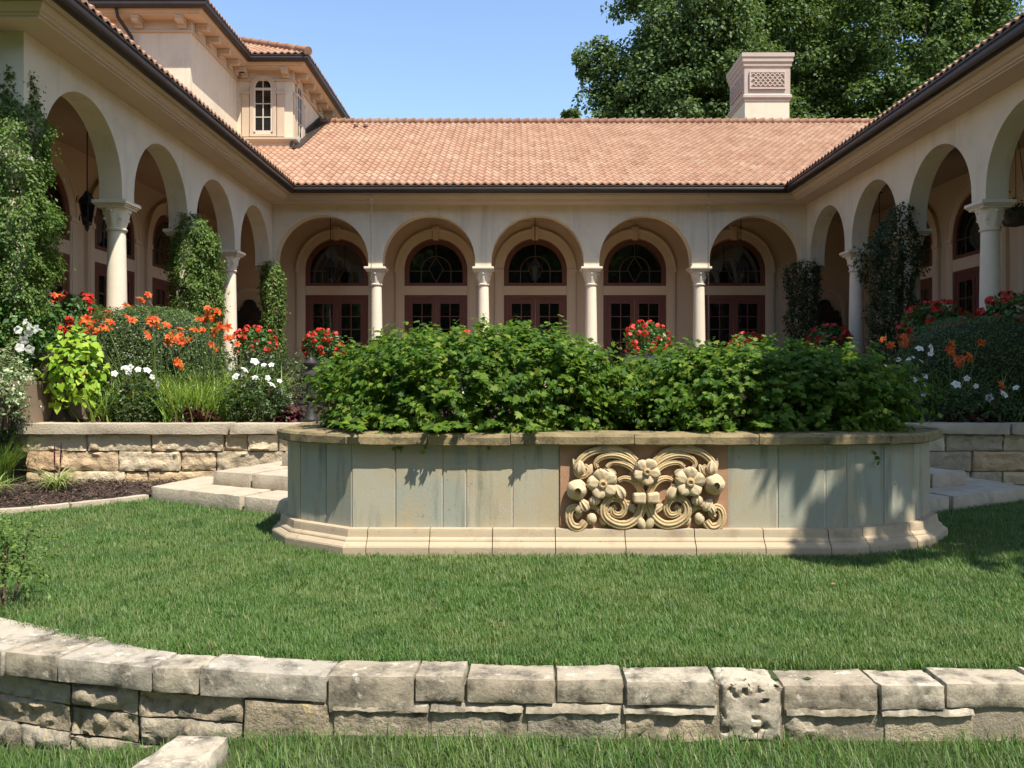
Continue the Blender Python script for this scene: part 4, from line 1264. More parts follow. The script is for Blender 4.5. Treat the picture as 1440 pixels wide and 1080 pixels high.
tag(put('stepping_stone', smooth(ST.mesh('stepping_stone', M['capstone']), 45)), 'rough flat stone slab set in the grass against the foot of the low wall', 'stepping stone')

# ================================================================== LAWN GRASS
def lawn_mask(x, y):
    ok = y > np.interp(x, [p[0] for p in FRONT], [p[1] for p in FRONT]) + .20 + .15 * np.clip((-1.55 - x) / 1.0, 0, 1) ** 2
    ok &= ~inpoly(x, y, offset_poly(PL, .10))
    ok &= ~inpoly(x, y, [(-9, 6.65)] + EDGE + [(-3.97, 9.12), (-1.0, 7.40), (-.3, 8.9), (-.3, 11), (-9, 11)])
    ok &= ~inpoly(x, y, [(5.58, 9.14), (2.6, 7.38), (1.9, 8.9), (1.9, 11), (14, 11), (14, 9.4)])
    return ok
def grass(name, x, y, z, hgt, label=None):
    n = len(x)
    cl = np.array([noise.noise(Vector((a * 2.2, b * 2.2, 0))) for a, b in zip(x, y)])
    cl2 = np.array([noise.noise(Vector((a * 9, b * 9, 4))) for a, b in zip(x, y)])
    L = hgt * (1 + .35 * cl + .28 * cl2) * RG.uniform(.55, 1.25, n)
    az = RG.uniform(0, 2 * PI, n) * .75 + 2.2 * cl2
    me = blades(name, np.stack([x, y, z], 1), az, L, RG.uniform(.0028, .0054, n) * (1 + .05 * y), RG.uniform(.15, .95, n), RG.uniform(.05, .4, n), M['grass'], 2)
    return tag(put(name, me), kind='stuff')
n = 760000
yy = 3.6 * (10.6 / 3.6) ** RG.random(n) ** 1.0
xx = RG.uniform(-1, 1, n) * (.80 * yy + .4)
k = RG.random(n) < np.clip(1.0 - .06 * (yy - 3.6), .4, 1)
edge = yy - np.interp(xx, [p[0] for p in FRONT], [p[1] for p in FRONT]) - .20 - .15 * np.clip((-1.55 - xx) / 1.0, 0, 1) ** 2
k &= RG.random(n) < np.clip(.25 + edge / .10, 0, 1)
k &= lawn_mask(xx, yy)
xx, yy = xx[k], yy[k]
grass('lawn_grass', xx, yy, np.zeros(len(xx)), .048)
n = 90000
yy = RG.uniform(2.6, 5.0, n); xx = RG.uniform(-4.2, 4.6, n)
k = (yy < np.interp(xx, [p[0] for p in FRONT], [p[1] for p in FRONT]) - .012) & ~inpoly(xx, yy, [(-1.62, 3.0), (-1.2, 2.98), (-1.2, 3.62), (-1.45, 3.64)])
xx, yy = xx[k], yy[k]
grass('lower_grass', xx, yy, lower_z(xx), .07)

for x, y, c_, lab in ((1.96, 5.28, (.30, .13, .06), 'small fallen russet leaf lying on the lawn right of the carved relief'),):
    me = leaves('fallen_leaf', np.array([[x, y, .05]]), np.array([[.1, -.4, 1.]]), np.array([[1., .3, .1]]), [.04], 'oval', surf('dry_leaf', c_, tuple(v * .7 for v in c_), 20, .8))
    o = put('fallen_leaf', me); so_ = o.modifiers.new('thickness', 'SOLIDIFY'); so_.thickness = .002
    tag(o, lab, 'leaf')

# ================================================================== FOLIAGE BUILDERS
def nz(p, f, o=0.0): return noise.noise(Vector((p[0] * f + o, p[1] * f - o, p[2] * f + 2 * o)))

def mound_leaves(name, c, r, n, size, shape, mat, up=.55, out=.6, jit=.45, zmin=-.5, power=2.0, lump=.14, lf=2.2, shell=(.78, 1.05), tipdown=.3, seed=0, shoots=0, slen=.2, face=(0, 0, 0), flat_out=False):
    """leaves over a lumpy rounded mound"""
    rng = np.random.default_rng(seed + 100)
    c = np.array(c); r = np.array(r)
    def surf_pts(m):
        u = sph(m * 2, rng); u = u[u[:, 2] > zmin][:m]
        k = (np.abs(u) ** power).sum(1) ** (-1 / power)
        d = np.array([1 + lump * (nz(q, lf, seed) + .6 * nz(q, lf * 2.3, seed + 3)) for q in u])
        return u, k * d
    if shoots:
        per = max(1, n // shoots)
        u, k = surf_pts(shoots)
        base = c + r * u * (k * rng.uniform(shell[0], shell[1], len(u)))[:, None]
        dr = unit(u * np.array([1, 1, .6]) + np.array([0, 0, .35]) + rng.normal(0, .45, (len(u), 3)))
        t = np.tile(np.linspace(-.4, 1, per), len(u))
        B = np.repeat(base, per, 0); D = np.repeat(dr, per, 0); U = np.repeat(u, per, 0)
        sl = np.repeat(slen * rng.uniform(.5, 1.3, len(u)), per)
        P = B + D * (t * sl)[:, None]
        P[:, 2] -= .25 * sl * np.maximum(t, 0) ** 2
        side = unit(np.cross(D, np.array([0, 0, 1.0])) + 1e-6) * np.where(np.arange(len(P)) % 2, 1, -1)[:, None]
        T = unit(side * .9 + D * .6 + np.array([0, 0, -tipdown]) + rng.normal(0, .3, P.shape))
        sz = size * rng.uniform(.55, 1.2, len(P)) * (1.1 - .4 * np.clip(t, 0, 1))
    else:
        u, k = surf_pts(n)
        P = c + r * u * (k * rng.uniform(shell[0], shell[1], len(u)))[:, None]
        U = u
        T = unit(U + np.array([0, 0, -tipdown]) + rng.normal(0, .5, U.shape))
        sz = size * rng.uniform(.6, 1.25, len(P))
    Nn = unit(np.array([0, 0, up]) + U * out + np.array(face) + rng.normal(0, jit, P.shape))
    return leaves(name, P, Nn, T, sz, shape, mat)

def stems_mb(c, r, n, rad=.012, seed=0, spread=.75):
    rr = random.Random(seed); mb = MB()
    for i in range(n):
        a = rr.uniform(0, 2 * PI); q = rr.uniform(.1, spread)
        b = (c[0] + r[0] * .35 * q * math.cos(a), c[1] + r[1] * .35 * q * math.sin(a), c[2] - r[2] * .98)
        e_ = (c[0] + r[0] * q * math.cos(a), c[1] + r[1] * q * math.sin(a), c[2] + r[2] * rr.uniform(.3, .8))
        m_ = ((b[0] + e_[0]) / 2 + rr.uniform(-.04, .04), (b[1] + e_[1]) / 2, (b[2] + e_[2]) / 2)
        mb.tube([b, m_, e_], [rad, rad * .75, rad * .35], 6)
    return mb

# --- flower heads (unit axis +z)
def petals_mb(n, r, w, cup, curl, rings=1, rot=0.0):
    mb = MB()
    for q in range(rings):
        rr = r * (1 - .3 * q); cu = cup + .5 * q
        for k in range(n):
            a = rot + 2 * PI * (k + .5 * q) / n
            vs, fs = [], []
            for i in range(5):
                for j in (-1, 0, 1):
                    t = i / 4
                    wid = w * rr * math.sin(PI * (.08 + .86 * t)) ** .8
                    l = rr * t * math.cos(cu * (1 - .5 * t)); z = rr * (t * math.sin(cu * (1 - t * .3)) - curl * t * t) + (.10 * rr * abs(j) * math.sin(PI * t)) + .01 * q * rr
                    x, y = l, j * wid
                    vs.append((x * math.cos(a) - y * math.sin(a), x * math.sin(a) + y * math.cos(a), z))
            for i in range(4):
                for j in range(2):
                    fs.append((i * 3 + j, i * 3 + j + 1, i * 3 + j + 4, i * 3 + j + 3))
            mb.add(vs, fs)
    return mb
def to_dir(d, p, s=1.0, spin=0.0):
    q = Vector(d).normalized().to_track_quat('Z', 'Y')
    return Matrix.Translation(p) @ q.to_matrix().to_4x4() @ Matrix.Rotation(spin, 4, 'Z') @ Matrix.Scale(s, 4)
lily_me = petals_mb(6, .085, .26, .95, .42).mesh('blossom', M['lily'], 60)
st_ = MB()
for k in range(5): st_.tube([(0, 0, .01), (.012 * math.cos(k * 1.26), .012 * math.sin(k * 1.26), .05), (.022 * math.cos(k * 1.26), .022 * math.sin(k * 1.26), .075)], .0022, 5)
stamen_me = st_.mesh('stamens', M['yellow'])
rose_me = petals_mb(5, .056, .44, .38, .16, 2).mesh('blossom', M['white'], 60)
fl = MB()
rr_ = random.Random(4)
for k in range(9):
    m2 = petals_mb(4, .036, .55, .25, .1, 1)
    d = Vector((rr_.uniform(-1, 1), rr_.uniform(-1, 1), rr_.uniform(.1, 1))).normalized()
    mm = to_dir(d, d * .05)
    fl.add([mm @ Vector(v) for v in m2.v], m2.f)
begonia_me = fl.mesh('blossom', M['red'], 60)
tp = MB(); tp.lathe([(.008, -.07), (.012, -.03), (.022, 0), (.03, .012)], n=12, caps=False)
m2 = petals_mb(5, .065, .55, .25, .12); tp.add([(x, y, z + .008) for x, y, z in m2.v], m2.f)
trumpet_me = tp.mesh('blossom', M['white'], 60)

# ================================================================== PLANTER SHRUBS
def shrub(label, c, r, n, seed, group='shrubs filling the stone planter'):
    t = thing('leafy_shrub', label, 'shrub', (c[0], c[1], .80), group)
    put('foliage', mound_leaves('foliage', c, r, n, .060, 'lobed', M['leaf_shrub'], up=.55, out=.45, jit=.38, zmin=-.62, power=2.7, lump=.16, lf=2.6, shell=(.70, 1.0), seed=seed, shoots=n // 11, slen=.20), t)
    part('stems', stems_mb(c, r, 14, .014, seed), M['twig'], t, sm=60)
    return t
S1 = shrub('bright green lobed leaf shrub in the left half of the stone planter', (-.32, 7.42, 1.16), (1.30, .92, .54), 25000, 1)
S2 = shrub('darker green lobed leaf shrub in the shaded right half of the stone planter', (2.08, 7.45, 1.11), (1.20, .90, .46), 22000, 2)
# long sprigs standing above both shrubs
def sprigs(parent, pts, seed):
    rng = np.random.default_rng(seed)
    for (px, py, Y_, lean) in pts:
        P, T, N, S = [], [], [], []
        tip = at(px, py, Y_); b = Vector((tip.x - lean, tip.y + .05, tip.z - .42)) if Y_ > 6.6 else Vector((tip.x - lean * 2, tip.y + .42, tip.z + .02))
        mb = MB(); mb.tube([b, b.lerp(tip, .5) + Vector((-.02, 0, .03)), tip], [.006, .004, .002], 5)
        for k in range(13):
            q = b.lerp(tip, .25 + .75 * k / 12)
            P.append(tuple(q)); s = 1 if k % 2 else -1
            T.append((s * .9, rng.normal(0, .5), .15)); N.append((rng.normal(0, .35), -.35, 1)); S.append(.105 * (1.15 - .55 * k / 12))
        sp = put('sprig', mb.mesh('sprig', M['twig'], 60), parent)
        put('leaves', leaves('leaves', np.array(P), np.array(N), np.array(T, float), np.array(S), 'lobed', M['leaf_shrub']), sp)
sprigs(S1, [(480, 487, 7.2, .05), (525, 462, 7.4, -.06), (548, 455, 7.5, .04), (590, 452, 7.3, -.03), (600, 468, 7.2, .07), (640, 470, 7.3, .06), (700, 474, 7.2, -.05), (745, 462, 7.4, .05), (775, 455, 7.3, -.05), (792, 446, 7.4, .07), (815, 470, 7.2, .08), (455, 500, 7.0, -.05), (500, 482, 7.1, .03), (660, 480, 7.2, -.04), (725, 468, 7.3, .02), (560, 466, 7.2, .03), (840, 488, 7.2, .05), (492, 592, 6.40, -.05), (502, 603, 6.27, .05), (600, 603, 6.24, -.06), (622, 604, 6.26, .05), (752, 603, 6.25, .04), (560, 596, 6.36, .05), (690, 598, 6.36, -.04), (468, 596, 6.48, -.05), (650, 600, 6.3, .03), (1000, 598, 6.34, .04), (1075, 600, 6.32, -.04)], 5)
sprigs(S2, [(930, 500, 7.2, .05), (968, 478, 7.3, .06), (1005, 486, 7.2, -.05), (1060, 478, 7.3, .04), (1110, 476, 7.3, .05), (1160, 470, 7.3, -.05), (1200, 476, 7.3, .06), (1230, 482, 7.3, .1), (1085, 488, 7.2, .03), (1265, 505, 7.2, .1), (1135, 484, 7.2, -.03)], 6)

# ================================================================== CLIMBERS ON THE COLUMNS
def ivy(label, x, y, prof, n, seed, mat, size=.06, cx=0, cy=0):
    """prof: list of (z, radius)"""
    rng = np.random.default_rng(seed)
    t = thing('climbing_vine', label, 'climber', (x, y, 1.2), 'vines on the arcade columns')
    zs = [p[0] for p in prof]; rs = [p[1] for p in prof]
    w = np.interp(np.linspace(zs[0], zs[-1], 200), zs, rs) + .05
    z = rng.choice(np.linspace(zs[0], zs[-1], 200), n, p=w / w.sum()) + rng.normal(0, .02, n)
    a = rng.uniform(0, 2 * PI, n)
    lum = np.array([1 + .55 * nz((math.cos(q) * .6, math.sin(q) * .6, h), 2.2, seed) + .35 * nz((math.cos(q), math.sin(q), h), 4.5, seed + 5) for q, h in zip(a, z)])
    rad = np.interp(z, zs, rs) * lum * rng.uniform(.7, 1.0, n) ** .7
    rad = np.maximum(rad, .19)
    far = rng.random(n) < .03; rad[far] += rng.uniform(.05, .16, far.sum())
    P = np.stack([x + cx * np.interp(z, zs, rs) + rad * np.cos(a), y + cy * np.interp(z, zs, rs) + rad * np.sin(a), z], 1)
    U = np.stack([np.cos(a), np.sin(a), np.zeros(n)], 1)
    N_ = unit(U * .75 + np.array([0, 0, .5]) + rng.normal(0, .45, (n, 3)))
    T = unit(U * .5 + np.array([0, 0, -.7]) + rng.normal(0, .6, (n, 3)))
    put('foliage', leaves('foliage', P, N_, T, size * rng.uniform(.6, 1.3, n), 'oval', mat), t)
    mb = MB()
    for k in range(3):
        pts = [(x + .19 * math.cos(k * 2 + h * 1.6), y + .19 * math.sin(k * 2 + h * 1.6), h) for h in np.linspace(zs[0], min(zs[-1], 4.0) - .1, 18)]
        mb.tube(pts, .014, 6)
    part('stem', mb, M['twig'], t, sm=60)
ivy('large bright vine smothering the nearest left pillar beneath the downspout', -6.37, 10.80, [(1.0, .24), (1.8, .28), (2.3, .36), (2.8, .44), (3.3, .46), (3.7, .36), (4.1, .42), (4.5, .36), (4.8, .22), (5.2, .1)], 30000, 21, M['leaf_ivy'], .052, .05, -.05)
ivy('rounded bright green vine on the left column with orange lilies in front', -6.30, 16.08, [(1.2, .20), (2.0, .30), (2.7, .42), (3.3, .44), (3.9, .40), (4.25, .26), (4.4, .1)], 15000, 22, M['leaf_ivy'], .062, .6, -.1)
ivy('slender bright vine on the left corner column of the arcade', -6.25, 21.35, [(1.2, .22), (2.2, .26), (3.0, .27), (3.6, .27), (4.0, .22), (4.2, .1)], 6000, 23, M['leaf_ivy'], .07, .6, -.5)
ivy('dark shaded vine on the right corner column beside the last fanlight', 7.40, 21.35, [(1.2, .30), (2.2, .36), (3.2, .38), (3.8, .42), (4.1, .38), (4.25, .12)], 5600, 24, M['leaf_ivy_shaded'], .075, -.6, -.4)
ivy('tall dark shaded vine wrapping the right wing column behind the clipped hedge', 7.42, 16.05, [(1.2, .36), (2.2, .40), (3.0, .42), (3.5, .48), (4.0, .40), (4.4, .24), (4.6, .08)], 9000, 25, M['leaf_ivy_shaded'], .07, -.75, -.2)

# ================================================================== CLIPPED HEDGES
def hedge(label, c, r, n, seed):
    t = thing('clipped_hedge', label, 'hedge', (c[0], c[1], .7), 'clipped boxwood hedges')
    put('foliage', mound_leaves('foliage', c, r, n, .036, 'oval', M['leaf_box'], up=.35, out=.8, jit=.5, zmin=-.75, power=3.2, lump=.035, lf=3, shell=(.93, 1.015), tipdown=0, seed=seed), t)
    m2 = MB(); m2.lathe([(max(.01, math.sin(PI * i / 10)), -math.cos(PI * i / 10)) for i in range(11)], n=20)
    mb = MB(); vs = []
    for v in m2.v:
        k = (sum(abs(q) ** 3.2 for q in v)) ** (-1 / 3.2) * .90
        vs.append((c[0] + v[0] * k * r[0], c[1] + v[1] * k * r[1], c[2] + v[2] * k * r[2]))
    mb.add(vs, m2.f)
    part('dark_core', mb, surf('hedge_inside', (.02, .03, .01), (.03, .04, .015), 20, 1), t, sm=60)  # solid core; the shade inside the hedge is put into its near-black colour
hedge('sunlit rounded boxwood hedge behind the orange lilies', (-5.46, 12.6, 1.42), (1.02, .85, .93), 26000, 31)
hedge('shaded rounded boxwood hedge with white roses in front', (6.95, 12.5, 1.40), (1.15, .85, .80), 22000, 32)

# ================================================================== FLOWERS IN THE BEDS
def daylily(label, x, y, heads, seed, nb=170, h=.95):
    """heads: photograph positions of the blossoms, carried at distance y -+ a little"""
    rng = np.random.default_rng(seed); rr = random.Random(seed)
    z = float(bed_z(x, y))
    t = thing('daylily_clump', label, 'daylily', (x, y, z), 'orange daylilies')
    P = np.stack([x + rng.normal(0, .18, nb), y + rng.normal(0, .14, nb), np.full(nb, z)], 1)
    put('leaves', blades('leaves', P, rng.uniform(0, 2 * PI, nb), rng.uniform(.6, 1.1, nb) * h, rng.uniform(.016, .026, nb), rng.uniform(.25, .9, nb), rng.uniform(.15, .55, nb), M['strap'], 5), t)
    for (px, py) in heads:
        p = at(px, py, y - rr.uniform(0, .35))
        b = Vector((x + rr.uniform(-.1, .1), y + rr.uniform(-.1, .1), z))
        mb = MB(); mb.tube([b, b.lerp(p, .5) + Vector((rr.uniform(-.03, .03), 0, .08)), p], [.007, .005, .004], 6)
        if rr.random() < .7:
            q = p + Vector((rr.uniform(-.08, .08), rr.uniform(-.05, .05), rr.uniform(.0, .07)))
            mb.tube([p - Vector((0, 0, .06)), q, q + (q - p).normalized() * .05], [.003, .009, .002], 6)
        s = part('flower_stem', mb, M['stem'], t, sm=60)
        for k in range(rr.choice([1, 2, 2])):
            d = (rr.uniform(-.8, .8), rr.uniform(-1, -.1), rr.uniform(.1, 1))
            mw = to_dir(d, p + Vector((rr.uniform(-.06, .06), rr.uniform(-.05, .05), rr.uniform(-.03, .05))), rr.uniform(.7, 1.05), rr.uniform(0, 6))
            put('blossom', lily_me, t, mw)
        put('stamens', stamen_me, t, mw)
daylily('daylily clump at the hedge edge nearest the lime green vine', -5.1, 11.45, [(118, 455), (132, 463), (150, 458), (155, 470), (140, 465), (185, 453), (130, 470)], 41)
daylily('daylily clump flowering in front of the middle of the sunlit hedge', -4.75, 11.35, [(220, 455), (228, 460), (215, 452), (240, 470), (250, 475), (210, 475)], 42)
daylily('tallest and fullest orange daylily clump, against the white columns behind', -4.2, 11.5, [(272, 455), (285, 462), (290, 445), (292, 432), (300, 470), (310, 440), (318, 458), (296, 455), (280, 470), (315, 463), (304, 450), (293, 488), (256, 512)], 43, 260)
daylily('small orange daylily clump rising above the left hedge top', -4.8, 13.4, [(206, 418), (181, 433), (200, 425)], 44, 50)
daylily('orange daylily clump half hidden behind the trumpet flowers', -6.3, 12.2, [(68, 422), (82, 418), (75, 428), (60, 430)], 45, 50)
daylily('shaded orange daylilies between the planter shrub and the dark hedge', 5.0, 12.0, [(1246, 480), (1274, 477), (1268, 486), (1255, 490)], 46, 90)
daylily('shaded orange daylilies in front of the dark clipped hedge', 5.9, 11.4, [(1334, 481), (1336, 497), (1350, 510), (1362, 507), (1376, 483), (1355, 514)], 47, 60)
daylily('low orange daylily at the foot of the dark clipped hedge', 6.25, 11.2, [(1403, 542), (1412, 546)], 48, 60)
daylily('leafy yellow green daylily clump with no open flowers in front of the hedge', -5.25, 11.0, [(120, 527)], 49, 240, .75)
daylily('pale leafy daylily clump beside the white rose bush', -4.25, 11.0, [(256, 513)], 50, 300, .95)
daylily('leafy daylily clump hiding the foot of the hedge left of centre', -4.62, 11.75, [(236, 480), (262, 484), (248, 468)], 51, 260, 1.0)
daylily('leafy daylily clump in front of the slender sunlit column', -3.75, 11.9, [(325, 478), (312, 492), (338, 486)], 52, 300, 1.0)

def rosebush(label, x, y, heads, seed, r=(.33, .28, .36), zc=None, n=2600):
    rr = random.Random(seed); z = float(bed_z(x, y)); c = (x, y, (zc or z + r[2] * .92))
    t = thing('rose_bush', label, 'rose bush', (x, y, z), 'white rose bushes')
    put('foliage', mound_leaves('foliage', c, r, n, .055, 'oval', M['leaf_rose'], up=.5, out=.45, jit=.5, zmin=-.8, lump=.2, lf=2.5, shell=(.55, 1.08), seed=seed, shoots=n // 8, slen=.13), t)
    part('stems', stems_mb(c, r, 8, .008, seed), M['twig'], t, sm=60)
    for px, py in heads:
        mw = to_dir((rr.uniform(-.8, .8), rr.uniform(-1, -.1), rr.uniform(-.1, 1)), at(px + rr.uniform(-4, 4), py + rr.uniform(-4, 4), y - r[1] * .75), rr.uniform(.6, 1.15), rr.uniform(0, 6))
        bl = put('blossom', rose_me, t, mw)
        put('stamens', stamen_me, bl, mw @ Matrix.Scale(.32, 4))
rosebush('white rose bush beside the pale leafy clump, nearest the lime green vine', -4.92, 10.95, [(177, 519), (186, 517), (197, 518), (206, 519), (164, 529), (173, 553), (173, 563), (221, 540), (215, 527), (180, 521)], 61)
rosebush('white rose bush by the black garden lamp', -3.38, 11.05, [(360, 509), (367, 516), (381, 516), (355, 533), (377, 530), (397, 538), (383, 541), (332, 531), (345, 525), (325, 516), (340, 520), (273, 545), (398, 548)], 62, (.42, .3, .36), None, 3200)
rosebush('shaded white roses beside the right end of the planter shrub', 5.05, 11.1, [(1293, 494), (1306, 497), (1307, 486), (1301, 528), (1302, 540), (1296, 509), (1283, 533), (1281, 503), (1298, 556), (1265, 506)], 63, (.36, .3, .42), None, 3200)
rosebush('shaded white roses below the dark clipped hedge', 6.0, 10.95, [(1341, 545), (1355, 531), (1371, 547), (1394, 557), (1430, 547), (1362, 536), (1413, 552)], 64, (.55, .28, .28), None, 3200)
rosebush('reddish leaved rose bush without flowers behind the garden lamp', -3.5, 13.2, [], 65, (.6, .4, .42), None, 3200)
rosebush('dark leafy rose bush without flowers at the right end of the planter', 4.4, 12.2, [], 66, (.6, .4, .5), None, 3200)
rosebush('green rose bush without flowers between the hedge and the slender column', -4.3, 13.6, [], 67, (.6, .45, .45), None, 3200)

def heuchera(label, x, y, r, n, seed):
    z = float(bed_z(x, y)); c = (x, y, z + .04)
    t = thing('coral_bells', label, 'plant', (x, y, z), 'purple leaved coral bells')
    put('foliage', mound_leaves('foliage', c, r, n, .085, 'lobed', M['leaf_purple'], up=.6, out=.5, jit=.35, zmin=-.05, lump=.15, shell=(.5, 1.05), seed=seed), t)
    part('stems', stems_mb((c[0], c[1], c[2] + .05), (r[0] * .8, r[1] * .8, r[2] * .7), 10, .004, seed), M['leaf_purple'], t)
heuchera('largest purple leaved coral bells between the two white rose bushes', -4.12, 10.93, (.27, .2, .25), 260, 71)
heuchera('purple coral bells beside the black garden lamp', -3.02, 11.1, (.28, .22, .22), 230, 72)
heuchera('small purple coral bells at the left end of the sunlit coping', -5.32, 10.88, (.15, .12, .13), 80, 73)
heuchera('shaded purple coral bells behind the dark right coping', 5.9, 10.9, (.5, .18, .20), 260, 74)

# ================================================================== POTTED BEGONIAS
POT = thing('potted_begonia', 'round red begonia in a blue pot in front of the fourth french doors', 'potted plant', (0, 0, 0), 'red begonias in pots')
mb = MB(); mb.lathe([(.17, 0), (.20, .02), (.26, .30), (.29, .42), (.315, .44), (.315, .49), (.285, .49), (.27, .43)], n=28)
part('pot', mb, M['bluepot'], POT, sm=45)
put('foliage', mound_leaves('foliage', (0, 0, .80), (.44, .44, .36), 1100, .085, 'oval', M['leaf_mid'], up=.4, out=.6, jit=.5, zmin=-.7, lump=.15, shell=(.6, 1), seed=81), POT)
for k in range(54):
    rr = random.Random(300 + k)
    d = Vector((rr.uniform(-1, 1), rr.uniform(-1, 1), rr.uniform(-.55, 1))).normalized()
    put('blossom', begonia_me, POT, to_dir(d + Vector((0, 0, .3)), Vector((d.x * .44, d.y * .44, .80 + d.z * .37)), rr.uniform(.75, 1.2), rr.uniform(0, 6)))
begs = [(-5.57, 18.0, 1.22, 'red begonia between the slender column and the left corner vine', 1.0),
        (-4.38, 19.2, 1.22, 'red begonia behind the black garden lamp, in front of the first french doors', 1.0),
        (-1.22, 19.4, 1.0, 'red begonia just showing over the left planter shrub', 1.15),
        (5.30, 19.4, 1.22, 'dim red begonia in front of the last french doors on the back wall', .95),
        (6.75, 18.3, 1.22, 'shaded red begonia below the dark corner vine on the right', 1.05),
        (7.05, 14.2, 1.08, 'shaded red begonia spreading wide between two right wing columns', 1.28),
        (7.50, 12.7, FLOOR, 'shaded red begonia above the dark clipped hedge at the edge of the view', 1.12),
        (-6.75, 12.9, FLOOR, 'red begonia peeping over the sunlit clipped hedge', 1.12)]
BEG0 = (2.98, 19.3)
POT.scale = (1.15, 1.15, 1.15)
POT.location = (BEG0[0], BEG0[1], float(bed_z(4.2, 19.3)) + .01)
for i, (x, y, z_, lab, s) in enumerate(begs):
    c = dup(POT, (x, y, z_), i * .8, s)
    c['label'] = lab
# ================================================================== PLANTED URN
UX, UY = -5.98, 11.10
uz = float(bed_z(UX, UY))
URN = thing('planted_urn', 'dark stone urn spilling lime green vine and white trumpet flowers at the wall corner', 'urn', (UX, UY, uz))
mb = MB(); mb.box(UX - .2, UY - .2, uz - .05, UX + .2, UY + .2, uz + .10)
mb.lathe([(.16, .10), (.12, .16), (.09, .26), (.10, .34), (.17, .40), (.30, .55), (.34, .74), (.36, .86), (.40, .92), (.40, .97), (.35, .97), (.33, .88)], (UX, UY, uz), 28)
part('urn', mb, M['urn'], URN, sm=45)
put('lime_vine', mound_leaves('lime_vine', (UX + .28, UY - .22, uz + .78), (.34, .28, .50), 480, .092, 'heart', M['leaf_lime'], up=.5, out=.5, jit=.42, zmin=-.9, lump=.35, lf=2.0, shell=(.6, 1.12), tipdown=1.0, seed=91, face=(0, -.3, 0)), URN)
put('trumpet_vine', mound_leaves('trumpet_vine', (UX - .40, UY - .30, uz + 1.28), (.50, .42, .56), 900, .105, 'oval', M['leaf_mid'], up=.5, out=.5, jit=.45, zmin=-.8, lump=.25, shell=(.5, 1.08), tipdown=.4, seed=92), URN)
for px, py in ((26, 464), (42, 460), (34, 478), (28, 489), (42, 491), (52, 463), (36, 453), (40, 468)):
    rr = random.Random(px * py)
    put('blossom', trumpet_me, URN, to_dir((rr.uniform(-.7, .7), -1, rr.uniform(-.5, .6)), at(px, py, UY - .74), rr.uniform(.7, .95), rr.uniform(0, 6)))

def plain_plant(name, label, cat, c, r, n, size, shape, mat, seed, base, **kw):
    t = thing(name, label, cat, (c[0], c[1], base))
    put('foliage', mound_leaves('foliage', c, r, n, size, shape, mat, seed=seed, **kw), t)
    part('stems', stems_mb(c, (r[0], r[1], c[2] - base), 7, .009, seed), M['twig'], t, sm=60)
plain_plant('evergreen_shrub', 'dark green shrub in shadow between the urn and the fountain grass', 'shrub', (-6.50, 10.33, .72), (.46, .15, .68), 1900, .06, 'oval', M['leaf_ivy_shaded'], 89, .03, lump=.2, zmin=-.95, shell=(.5, 1.05))
plain_plant('variegated_shrub', 'white variegated shrub below the urn at the edge of the view', 'shrub', (-6.10, 10.05, 1.26), (.30, .3, .42), 1500, .06, 'oval', M['leaf_var'], 93, .7, lump=.3, zmin=-.95, shell=(.5, 1.05), shoots=160, slen=.15)
plain_plant('broadleaf_shrub', 'broad leaved green shrub behind the trumpet flowers at the foot of the large vine', 'shrub', (-7.0, 11.75, 1.95), (.5, .4, .75), 900, .13, 'oval', M['leaf_mid'], 94, .75, lump=.25, shell=(.5, 1.05))
plain_plant('twiggy_shrub', 'small leaved twiggy shrub at the lawn edge nearest the viewer', 'shrub', (-2.98, 4.92, .27), (.22, .22, .28), 1300, .034, 'oval', M['leaf_ivy'], 95, .0, lump=.3, shell=(.4, 1.15), shoots=130, slen=.22)

def tuft(name, label, cat, x, y, z, n, L, W, lean, droop, mat, seed, spikes=0, group=None):
    rng = np.random.default_rng(seed)
    t = thing(name, label, cat, (x, y, z), group)
    P = np.stack([x + rng.normal(0, .035, n), y + rng.normal(0, .035, n), np.full(n, z)], 1)
    put('leaves', blades('leaves', P, rng.uniform(0, 2 * PI, n), rng.uniform(.65, 1.15, n) * L, rng.uniform(.8, 1.2, n) * W, rng.uniform(*lean, n), rng.uniform(*droop, n), mat, 6), t)
    for k in range(spikes):
        mb = MB(); b = Vector((x + .05 * k - .03, y, z)); e_ = b + Vector((.03 * k, 0, L * 1.1))
        mb.tube([b, b.lerp(e_, .55), b.lerp(e_, .6), b.lerp(e_, .9), e_], [.004, .003, .009, .007, .001], 6)
        part('flower_spike', mb, M['leaf_purple'], t, sm=60)
tuft('lilyturf', 'striped lilyturf tuft with two flower spikes in the middle of the bark mulch', 'lilyturf', -5.22, 9.62, .04, 110, .50, .020, (.6, 1.1), (.45, .9), M['strap_var'], 96, 2, 'lilyturf tufts')
tuft('lilyturf', 'striped lilyturf tuft cut off by the edge of the view beside the mulch', 'lilyturf', -5.62, 9.05, .04, 90, .46, .020, (.6, 1.1), (.45, .9), M['strap_var'], 97, 0, 'lilyturf tufts')
tuft('fountain_grass', 'bright green fountain grass left of the golden fieldstone wall', 'ornamental grass', -6.20, 10.18, .03, 420, .85, .007, (.2, .75), (.15, .6), M['strap'], 98)

